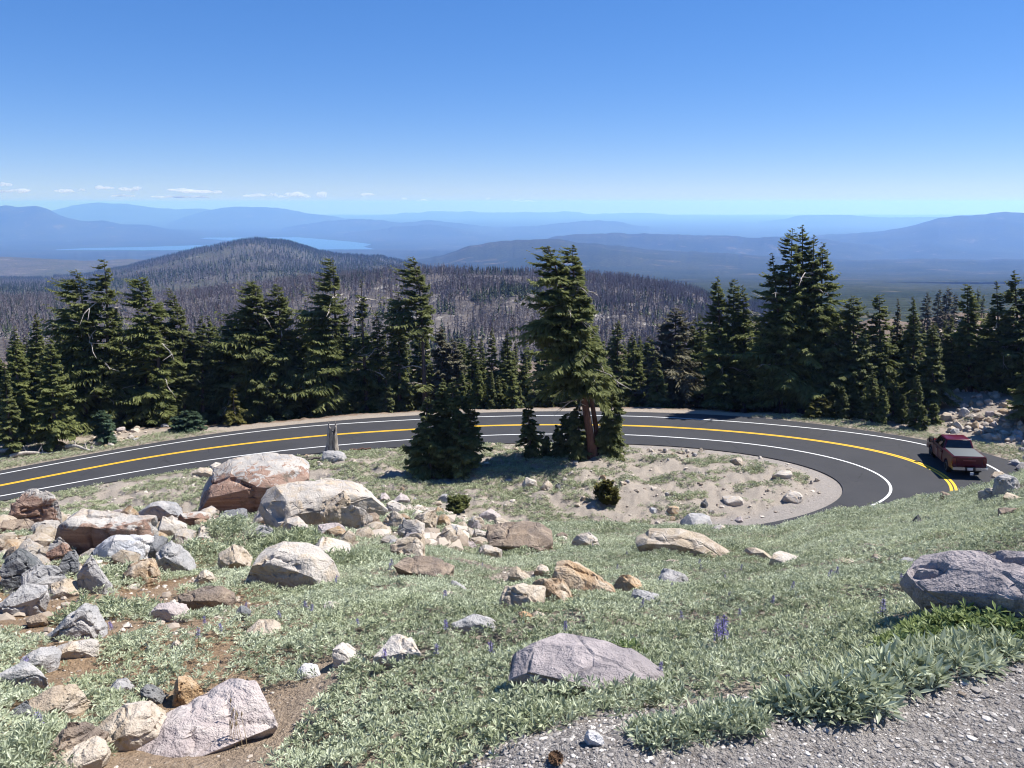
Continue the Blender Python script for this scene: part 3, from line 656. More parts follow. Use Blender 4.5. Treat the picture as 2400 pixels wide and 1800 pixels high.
FL = dict(flag=WL, droop=.32)
T(14, 4, [(8, 850)], 'small dark fir cut by the left edge of the picture beside the road', 'fir_tree', 32, dens=1.3)
T(34, 6, [(34, 765)], 'slim young fir left of the twin topped young firs', 'fir_tree', 52, dens=1.2, prof=.9)
T(80, 8, [(82, 734), (62, 800, dict(bx=60, hw=40))], 'twin topped young fir standing before the tall windswept hemlock', 'fir_tree', 58, dens=1.2)
T(118, 4, [(116, 792)], 'bushy young fir with boughs down to the roadside rubble', 'fir_tree', 58, dens=1.2, prof=.75)
T(215, 9, [(180, 632, dict(tipx=-.06, bx=190, hw=110)), (236, 608, dict(bx=235, hw=95, tipx=-.02))], 'broad windswept hemlock with two tops, leftmost of the tall trees', hw=105, dead=5, gaps=.12, prof=.75, **FL)
T(375, 8, [(322, 634, dict(tipx=-.10))], 'tall narrow hemlock with its top swept far to the left', hw=100, dead=3, gaps=.25, clear=.10, prof=.75, **FL)
T(440, 9, [(398, 675, dict(tipx=-.09, bx=430)), (470, 742, dict(bx=465, hw=52))], 'hemlock with a hooked top beside the narrow swept hemlock', hw=78, dead=3, gaps=.2, prof=.8, **FL)
T(610, 9, [(596, 660, dict(tipx=-.03)), (648, 668, dict(bx=655, hw=80, tipx=-.02)), (540, 735, dict(bx=545, hw=70))], 'broad dense hemlock with a rounded three topped crown', hw=115, dead=4, dens=1.3, prof=.7, droop=.3, flag=(-.3, 0))
T(790, 8, [(776, 604, dict(tipx=-.02))], 'tall tapering hemlock left of the tree with bare white limbs', hw=100, dead=5, gaps=.22, dens=1.15, prof=.8, **FL)
T(712, 12, [(705, 720)], 'shorter shaded hemlock between the rounded crown and the tapering hemlock', hw=70)
T(860, 8, [(846, 655), (880, 735, dict(bx=890, hw=45))], 'half dead hemlock with long bleached bare limbs', hw=52, dead=12, gaps=.4, dead_kw=(.35, .97, 1.2, 3.4), flag=(-.2, 0))
T(975, 8, [(965, 602, dict(tipx=-.05, clear=.50, bx=997)), (930, 690, dict(bx=935, hw=48)), ], 'hemlock with a bare dark trunk showing under its crown', hw=95, dead=4, gaps=.15, prof=.7, **FL)
T(1040, 9, [(1031, 768), (1058, 800, dict(bx=1060))], 'rounded bushy conifer right of the bare trunked hemlock', hw=46, dens=1.2, prof=.6, mat=GNEEDLE)
T(905, 5, [(905, 862)], 'small fir at the road edge under the half dead hemlock', 'fir_tree', 26, dens=1.3)
T(545, 3, [(547, 905)], 'small yellowing fir at the road edge under the rounded crown', 'fir_tree', 34, dens=.8, mat=YNEEDLE, gaps=.3, dead=4)
T(437, 2.4, [(432, 962), (448, 968, dict(bx=452)), (415, 975, dict(bx=418))], 'bluish young fir clump at the road edge', 'fir_tree', 34, mat=BNEEDLE, dens=1.4, prof=.7)
T(236, 3, [(240, 962)], 'low bright green fir shrub beside the roadside rubble', 'fir_tree', 38, dens=1.4, prof=.5, mat=BNEEDLE)
T(632, 3, [(632, 975)], 'tiny bluish fir at the road edge below the three topped hemlock', 'fir_tree', 16, mat=BNEEDLE, dens=1.5)
for px, tp, hw, lb in ((1107, 776, 46, 'leftmost of the three dark firs filling the gap before the burnt ridge'), (1152, 768, 44, 'middle of the three dark firs filling the gap before the burnt ridge'), (1190, 774, 46, 'dark fir just left of the big two topped meadow hemlock')):
    T(px, 14, [(px, tp)], lb, 'fir_tree', hw, dens=1.1, seed=px)
for i, (px, tp, hw) in enumerate(((1068, 905, 17), (1083, 872, 20), (1100, 890, 17), (1120, 858, 22), (1135, 900, 15), (1150, 868, 20), (1166, 880, 19), (1183, 896, 16), (1200, 872, 20), (1217, 905, 16), (1375, 890, 18), (1432, 880, 18))):
    T(px, 3.2 + (i * 7 % 5) * .5, [(px, tp)], 'slender young fir in the close row along the far road edge', 'fir_tree', hw, group='slender young firs along the far road edge', dens=1.5, prof=.8, seed=px)
T(1447, 6, [(1448, 750)], 'thin dark spire of a hemlock right of the two topped meadow hemlock', hw=34, dens=1.2, prof=.7, gaps=.2)
T(1492, 11, [(1482, 778)], 'mid green fir behind the thin dark spire', 'fir_tree', 50, dens=1.1)
T(1412, 12, [(1405, 790)], 'fir seen over the road just right of the meadow hemlock trunk', 'fir_tree', 50, dens=1.1)
T(1580, 10, [(1582, 722), (1555, 760, dict(bx=1555, hw=50))], 'pale topped bushy conifer left of the three spired hemlock', hw=72, dens=1.1, prof=.6, dead=3, mat=GNEEDLE)
T(1540, 5, [(1540, 838)], 'young fir at the road edge below the pale topped conifer', 'fir_tree', 40, dens=1.3)
T(1690, 7, [(1683, 648, dict(hw=62)), (1724, 656, dict(bx=1722)), (1741, 668, dict(bx=1745, hw=45))], 'dense hemlock with three close spires', hw=66, dead=3, dens=1.15, droop=.25, prof=.8)
T(1650, 13, [(1640, 735)], 'fir partly hidden behind the three spired hemlock', 'fir_tree', 48)
T(1875, 6.5, [(1856, 536, dict(bx=1850, hw=105)), (1887, 528, dict(bx=1885, hw=100)), (1906, 550, dict(bx=1905, hw=80)), (1937, 570, dict(bx=1925, hw=92)), (1812, 592, dict(bx=1835, hw=70, tipx=-.02, flag=(-.6, 0)))],
  'tallest tree of the picture, a many spired hemlock over the bend', hw=98, dead=5, gaps=.22, droop=.3, clear=.12, prof=.8, dens=.95)
T(1935, 2.8, [(1925, 932), (1945, 928, dict(bx=1948)), (1910, 945, dict(bx=1912))], 'low yellow green pine bush at the road edge under the tallest hemlock', 'pine_bush', 30, dens=1.5, prof=.45, mat=YNEEDLE)
T(2005, 7, [(2001, 694), (1978, 760, dict(bx=1980))], 'full rounded hemlock right of the tallest tree', hw=64, dens=1.25, prof=.65)
T(2063, 9, [(2063, 686)], 'dark hemlock with a flat blunt top', hw=44, dens=1.1, prof=.55, gaps=.15)
T(2104, 13, [(2104, 700)], 'thin pale spire behind the blunt topped hemlock', 'fir_tree', 30, mat=GNEEDLE)
T(2140, 9, [(2139, 696)], 'sharp pointed fir left of the pickup truck', 'fir_tree', 46, dens=1.2)
T(2186, 8, [(2186, 762)], 'dense regular fir directly above the pickup truck', 'fir_tree', 56, dens=1.3, prof=.75)
T(2232, 13, [(2228, 770)], 'shaded fir between the regular fir and the column shaped fir', 'fir_tree', 44)
T(2268, 13, [(2268, 666)], 'tall column shaped fir before the rocky knoll', 'fir_tree', 52, dens=1.2, prof=.6, gaps=.1)
T(2385, 15, [(2381, 634, dict(bx=2385)), (2345, 660, dict(bx=2350, hw=62, gaps=.35)), (2420, 650, dict(bx=2425))], 'wide dark hemlock at the right edge with a dying left top', hw=92, dead=8, dens=1.1, droop=.3)
for i, (px, tp, hw) in enumerate(((1975, 905, 20), (2000, 880, 22), (2022, 915, 18), (2046, 870, 22), (2070, 905, 20), (2096, 890, 20), (2118, 925, 18), (2150, 880, 24), (2166, 955, 16), (2190, 945, 20))):
    T(px, 3.0 + (i * 3 % 4) * .6, [(px, tp)], 'young fir in the roadside fringe between the tallest hemlock and the pickup', 'fir_tree', hw, group='young firs fringing the road left of the pickup', dens=1.4, prof=.8, seed=px)
for i, (px, tp, hw, dd, lb) in enumerate(((2175, 684, 22, 3, 'leftmost greyish tree on the rocky knoll'), (2203, 678, 20, 4, 'rusty half dead tree on the rocky knoll'), (2222, 675, 26, 4, 'fullest greyish tree on the rocky knoll'), (2240, 688, 18, 5, 'grey half dead tree on the knoll left of the column shaped fir'), (2292, 676, 15, 0, 'small green spire on the knoll right of the column shaped fir'), (2306, 690, 12, 0, 'smallest green spire on the knoll beside another spire'))):
    T(px, 0, [(px, tp)], lb, 'knoll_conifer', hw, dead=dd, mat=GNEEDLE if dd else None, dens=.8, prof=.55, seed=px + 1, loc=(lambda Y: Vector((float(ray(px, 700)[0] / ray(px, 700)[1] * Y), Y, gz(float(ray(px, 700)[0] / ray(px, 700)[1] * Y), Y) - .2)))(188.0 + i * 3))

# the shaded stand behind the roadside trees: a few grown trees copied through the wood
PRO = []
for i, (H, Rm, pf) in enumerate(((13, 2.6, .8), (16, 2.9, .75), (10, 2.1, .85), (14, 2.2, .7), (18, 3.0, .8))):
    PRO.append(conifer('forest_conifer', (0, 0, 0), [dict(H=H, R=Rm, prof=pf, dens=.75, leaf=.36, flag=(-.25, 0))], 'dark conifer in the shaded wood behind the roadside trees', group='conifers in the wood behind the road', seed=300 + i))
rs = np.random.RandomState(5); used = set(); cnt = 0
for px in range(-330, 2790, 32):
    for e in (15, 25, 40):
        pxx = px + rs.uniform(-14, 14); ee = e + rs.uniform(-3, 4)
        lim = np.interp(pxx, [-200, 0, 90, 330, 450, 520, 690, 760, 900, 1010, 1060, 1230, 1330, 1450, 1560, 1640, 1750, 1800, 1990, 2050, 2150, 2330, 2600], [790, 800, 790, 730, 760, 720, 735, 740, 760, 770, 800, 800, 790, 800, 790, 735, 730, 690, 740, 750, 740, 720, 700])
        loc = spot(pxx, ee)
        if rs.rand() < .12: continue
        H, _ = height(pxx, lim + rs.uniform(-14, 36), loc)
        if H < 4: continue
        k = rs.randint(5); H = min(H, rs.uniform(11, 19)); src = PRO[k]
        o = src if k not in used else copy_tree(src)
        used.add(k); o.location = loc; s = H / (13, 16, 10, 14, 18)[k]; w = s * rs.uniform(.85, 1.25); o.scale = (w, w, s); o.rotation_euler = (0, 0, rs.rand() * .8 - .4); cnt += 1

# trees standing on the meadow inside the bend
def meadow(px, row): return at(px, row)
L0 = meadow(1402, 1068)
T(1402, 0, [(1286, 577, dict(tipx=-.05, bx=1390, hw=112, r=.31)), (1343, 575, dict(bx=1408, hw=96, tipx=.02, r=.20))], 'big two topped hemlock with a reddish leaning trunk on the meadow', hw=85, loc=L0, dead=14, dead_kw=(.25, .85, 1.0, 2.6), gaps=.22, clear=.34, low=0, bark=RBARK, droop=.40, dens=1.4, prof=.60, flag=(-.4, 0), seed=41)
L1 = L0 + Vector((-1.1, .5, 0)); L1.z = gz(L1.x, L1.y)
T(1375, 0, [(1352, 950), (1332, 975, dict(bx=1330, hw=36)), (1434, 915, dict(bx=1440, hw=44)), (1450, 985, dict(bx=1450, hw=24))], 'low dark skirt of young hemlock round the foot of the big trunk', 'young_hemlock', 48, loc=L1, dens=1.6, droop=.45, prof=.6)
L = meadow(1243, 1072)
T(1245, 0, [(1238, 930)], 'small drooping hemlock left of the big two topped hemlock', 'young_hemlock', 44, loc=L, dens=1.3, droop=.5, gaps=.15)
L = meadow(1308, 1066)
T(1306, 0, [(1304, 996)], 'tiny hemlock seedling between the drooping hemlock and the big trunk', 'young_hemlock', 20, loc=L, dens=1.8)
L = meadow(1278, 1070); T(1278, 0, [(1282, 1022)], 'smallest dark hemlock seedling beside the drooping hemlock', 'young_hemlock', 16, loc=L, dens=2)
L = meadow(1042, 1104)
T(1042, 0, [(1003, 930, dict(bx=990, hw=48)), (1035, 894, dict(bx=1030, hw=58)), (1060, 888, dict(bx=1062, hw=60)), (1098, 922, dict(bx=1098, hw=52)), (1008, 985, dict(bx=1012, hw=58, y0=-.9)), (1078, 960, dict(bx=1082, hw=62, y0=-.8))], 'thick clump of dark fir standing alone on the meadow', 'fir_clump', 85, loc=L, dens=1.3, prof=.8, droop=.3, leaf=.24)
L = meadow(1422, 1182)
T(1422, 0, [(1424, 1130), (1410, 1152, dict(bx=1412)), (1436, 1150, dict(bx=1435))], 'lone small bright green pine seedling on the bare meadow', 'pine_seedling', 20, loc=L, dens=4, prof=.6, up=.7, droop=.05, leaf=.16, mat=YNEEDLE)
L = meadow(1070, 1205)
T(1070, 0, [(1060, 1170), (1078, 1178, dict(bx=1080))], 'small dark green shrub among the rubble edge of the meadow', 'shrub', 20, loc=L, dens=4, prof=.5, up=.6, droop=.05, leaf=.16)

# the weathered snag
L = meadow(778, 1062); m = mpp(L); rs = np.random.RandomState(3)
root = tag(link('dead_snag', None, loc=L), 'pale broken tree stump standing beside the inner road edge', 'tree stump')
Hs = 84 * m; s = np.linspace(0, 1, 26); sd_ = 22
p = np.stack([.05 * np.sin(s * 3) * Hs * .5 + .05 * Hs * s, 0 * s, Hs * (s * 1.02 - .03)], 1)
v, f = tube(p, np.interp(s, [0, .10, .3, .6, 1], [.54, .37, .30, .27, .20]) * Hs / 2.1, sd_)
th = np.tile(np.arange(sd_) * 2 * math.pi / sd_, len(s)); ring = np.repeat(s, sd_); cx_ = np.repeat(p[:, 0], sd_)
fl_ = 1 + .16 * np.sin(th * 3 + 1 + ring * 2.5) + .10 * np.sin(th * 7 + ring * 4) + .12 * fbm(th * 2, ring * 3, 3, 6)
v[:, 0] = cx_ + (v[:, 0] - cx_) * fl_; v[:, 1] *= fl_
cap = 1 - .30 * (.5 + .5 * np.sin(th * 2 + .6)) - .14 * (.5 + .5 * np.sin(th * 5 + 2)); v[:, 2] = np.minimum(v[:, 2], Hs * cap * (1 - .05 * ring))
link('trunk', mesh_np('trunk', v, f, [SNAG], smooth=True), root)
ps = []
for a in np.linspace(0, 6.28, 8):
    l = .5 + .5 * rs.rand(); q = np.linspace(0, 1, 6); ps.append(tube(np.stack([np.cos(a) * l * q, np.sin(a) * l * q * .8, .22 - .38 * q + .05 * rs.randn(6)], 1), .10 * (1 - .8 * q) + .01, 6))
v, f = merge(ps); link('roots', mesh_np('roots', v, f, [DEAD], smooth=True), root)
ps = []
for px, row, ln, a in ((846, 1058, 1.6, .2), (700, 1076, 2.2, -.1), (740, 1080, 1.5, .4)):
    o = meadow(px, row); q = np.linspace(0, 1, 8); pp = np.stack([o.x + math.cos(a) * ln * (q - .5), o.y + math.sin(a) * ln * (q - .5), o.z + .12 + .12 * rs.rand(8)], 1)
    v, f = tube(pp, .11 * (1 - .5 * q), 7)
    tag(link('fallen_limb', mesh_np('fallen_limb', v, f, [RBARK if px > 800 else BARK], smooth=True)), {846: 'rust brown rotting limb right of the pale stump', 700: 'long dark fallen limb left of the pale stump', 740: 'short dark fallen limb below the pale stump'}[px], 'fallen branch')
for px, e, ln, a, lb in ((20, 4.5, 4.0, .15, 'grey fallen log in the shade at the left edge'), (60, 3.2, 3.0, .5, 'bleached forked log lying below the twin topped young fir'), (175, 1.8, 2.6, -.25, 'thin grey log beside the roadside rubble')):
    o = spot(px, e); q = np.linspace(0, 1, 9); pp = np.stack([o.x + math.cos(a) * ln * (q - .5), o.y + math.sin(a) * ln * (q - .5), o.z + .3 + .15 * np.sin(q * 5)], 1)
    r_ = [tube(pp, .17 * (1 - .6 * q), 8)] + [tube(pp[k] + np.array([.3 * j, .2, .55]) * np.linspace(0, 1, 5)[:, None], .06 * (1 - .7 * np.linspace(0, 1, 5)), 5) for k, j in ((3, -1), (5, 1), (6, -.6))]
    v, f = merge(r_); tag(link('fallen_log', mesh_np('fallen_log', v, f, [DEAD], smooth=True)), lb, 'log')

# ------------------------------------------------------------------ rocks
FOOT = []                                                 # footprints, so that no plant grows through a rock
def rock_geo(rs, W_, H_, D_, outline=None, chops=5, detail=.07, rough=1.0, front=.62):
    """a fractured block: a hull through three depth layers, chopped by planes, then worn; z = 0 at its base line"""
    if outline is None:
        k = rs.randint(4)
        if k == 0: outline = [(-.5, .1), (-.46, .55), (-.25, .92), (.1, 1), (.38, .72), (.5, .2)]
        elif k == 1: outline = [(-.5, .15), (-.42, .75), (-.05, 1), (.3, .95), (.47, .6), (.5, .05)]
        elif k == 2: outline = [(-.5, .05), (-.3, .6), (0, 1), (.22, .86), (.5, .25)]
        else: outline = [(-.5, .2), (-.48, .62), (-.2, .8), (.3, 1), (.46, .82), (.5, .15)]
        if rs.rand() < .5: outline = [(-a, b) for a, b in outline]
        outline = [(a + rs.uniform(-.05, .05), max(b + rs.uniform(-.06, .06), 0)) for a, b in outline]
    O = np.array(outline, float); pts = []
    for yy_, su, sv in ((-.5, .84, front), (-.24, .97, front + (1 - front) * .65), (.12, 1, 1), (.5, .78, .62)):
        o = O.copy(); o[:, 0] = o[:, 0] * su + rs.uniform(-.04, .04); o[:, 1] *= sv
        pts.append(np.column_stack([o[:, 0] * W_, np.full(len(o), yy_ * D_) * (.78 + .22 * np.clip(o[:, 1] / max(sv, .1), 0, 1)) + rs.uniform(-.06, .06, len(o)) * D_, o[:, 1] * H_]))
        for s in (-1, 1): pts.append(np.array([[s * .42 * su * W_, yy_ * D_ * .62, -.45 * H_]]))
    P = np.concatenate(pts)
    for _ in range(chops):
        n = np.array([rs.uniform(-1, 1), rs.uniform(-1, .8), rs.uniform(-.35, .6)]); n /= np.linalg.norm(n)
        d = P @ n; c = d.max() - rs.uniform(.05, .22) * (d.max() - d.min()); P = P - np.maximum(d - c, 0)[:, None] * n
    bm = bmesh.new(); vs = [bm.verts.new(p) for p in P]
    r = bmesh.ops.convex_hull(bm, input=vs)
    bmesh.ops.delete(bm, geom=[v for v in bm.verts if not v.link_faces], context='VERTS')
    bmesh.ops.dissolve_limit(bm, angle_limit=.10, verts=bm.verts, edges=bm.edges)
    mn = min(W_, H_, D_)
    bmesh.ops.bevel(bm, geom=list(bm.edges), offset=.018 * mn, segments=2, profile=.6, affect='EDGES', clamp_overlap=True)
    bmesh.ops.triangulate(bm, faces=bm.faces); tgt = detail * max(W_, H_)
    for _ in range(5):
        es = [e for e in bm.edges if e.calc_length() > tgt * 1.5]
        if not es or len(bm.faces) > 14000: break
        bmesh.ops.subdivide_edges(bm, edges=es, cuts=1); bmesh.ops.triangulate(bm, faces=[f for f in bm.faces if len(f.verts) > 3])
    bm.normal_update(); bm.verts.ensure_lookup_table()
    V = np.array([v.co[:] for v in bm.verts]); Nn = np.array([v.normal[:] for v in bm.verts]); Fc = np.array([[v.index for v in f.verts] for f in bm.faces]); bm.verts.index_update()
    Fc = np.array([[v.index for v in f.verts] for f in bm.faces]); bm.free()
    f0 = 1.6 / max(W_, H_); o = rs.rand(3) * 50
    q = V * f0 + o
    d = fbm(q[:, 0], q[:, 1], 2, 5, q[:, 2]) * .05 * mn + fbm(q[:, 0] * 3.5, q[:, 1] * 3.5, 4, 9, q[:, 2] * 3.5) * .06 * mn
    c = np.abs(fbm(q[:, 0] * 1.5, q[:, 1] * 1.5, 2, 21, q[:, 2] * 2.2)); d -= .085 * mn * (1 - sstep(c, 0, .075)) * rough
    t = fbm(q[:, 0] * .7, q[:, 1] * .7, 2, 25, q[:, 2] * 5.0); d += (np.floor(t * 7) / 7 - t) * .11 * mn * rough
    return V + Nn * d[:, None], Fc, Nn
def rock(spec):
    cx, base, w, h, mat, label = spec[:6]; o = spec[6] if len(spec) > 6 else {}
    rs = np.random.RandomState(int(cx * 7 + base)); px = min(max(cx, -60), 2460); gp = at(px, base) if 'Y' not in o else Vector(at_depth(cx, base, o['Y']))
    m = math.hypot(gp.y, 1.65 - gp.z) / F; Wm = w * m * 1.1; Hm = h * m * o.get('hk', .84) * (1.2 if w < 130 else 1.08); Dm = o.get('d', .8) * Wm
    Dm = min(Dm, max(Wm, Hm) * 1.3)
    if cx != px: gp.x += (cx - px) * m
    V, Fc, Nn = rock_geo(rs, Wm, Hm, Dm, o.get('out'), o.get('chops', 8), max(.028, min(.10, 3.2 / max(w, h))) if w > 40 else .14, o.get('rough', 1.0), o.get('front', .66))
    me = mesh_np('rock', V, Fc, [ROCK[mat]], smooth=True); me.set_sharp_from_angle(angle=R(34))
    if mat == 'red':
        f = 1.15 * sstep(-V[:, 1] / Dm, -.12, .2) * (1 - sstep(V[:, 2] / Hm, .35, 1.2)); add_attr(me, 'fresh', f)
    name = 'boulder' if max(Wm, Hm) > .75 else 'rock'
    ob = link(name, me, loc=gp + Vector((0, Dm * o.get('back', .30), -.04 * Hm + o.get('lift', 0) * m)))
    ob.rotation_euler = (R(o.get('pitch', rs.uniform(-4, 4))), R(o.get('roll', 0)), -math.atan2(gp.x, gp.y) + R(o.get('yaw', rs.uniform(-32, 4))))
    tag(ob, label, name, o.get('group')); FOOT.append((ob.location.x, ob.location.y, Wm * .47, Dm * .5))
    return ob
def po(x0, x1, y0, y1, pts): return [((a - x0) / (x1 - x0) - .5, (y1 - b) / (y1 - y0)) for a, b in pts]
DOME = po(200, 1065, 110, 620, [(200, 590), (250, 400), (330, 240), (480, 160), (640, 125), (760, 110), (880, 130), (1000, 180), (1065, 240), (1060, 330), (1040, 600)])
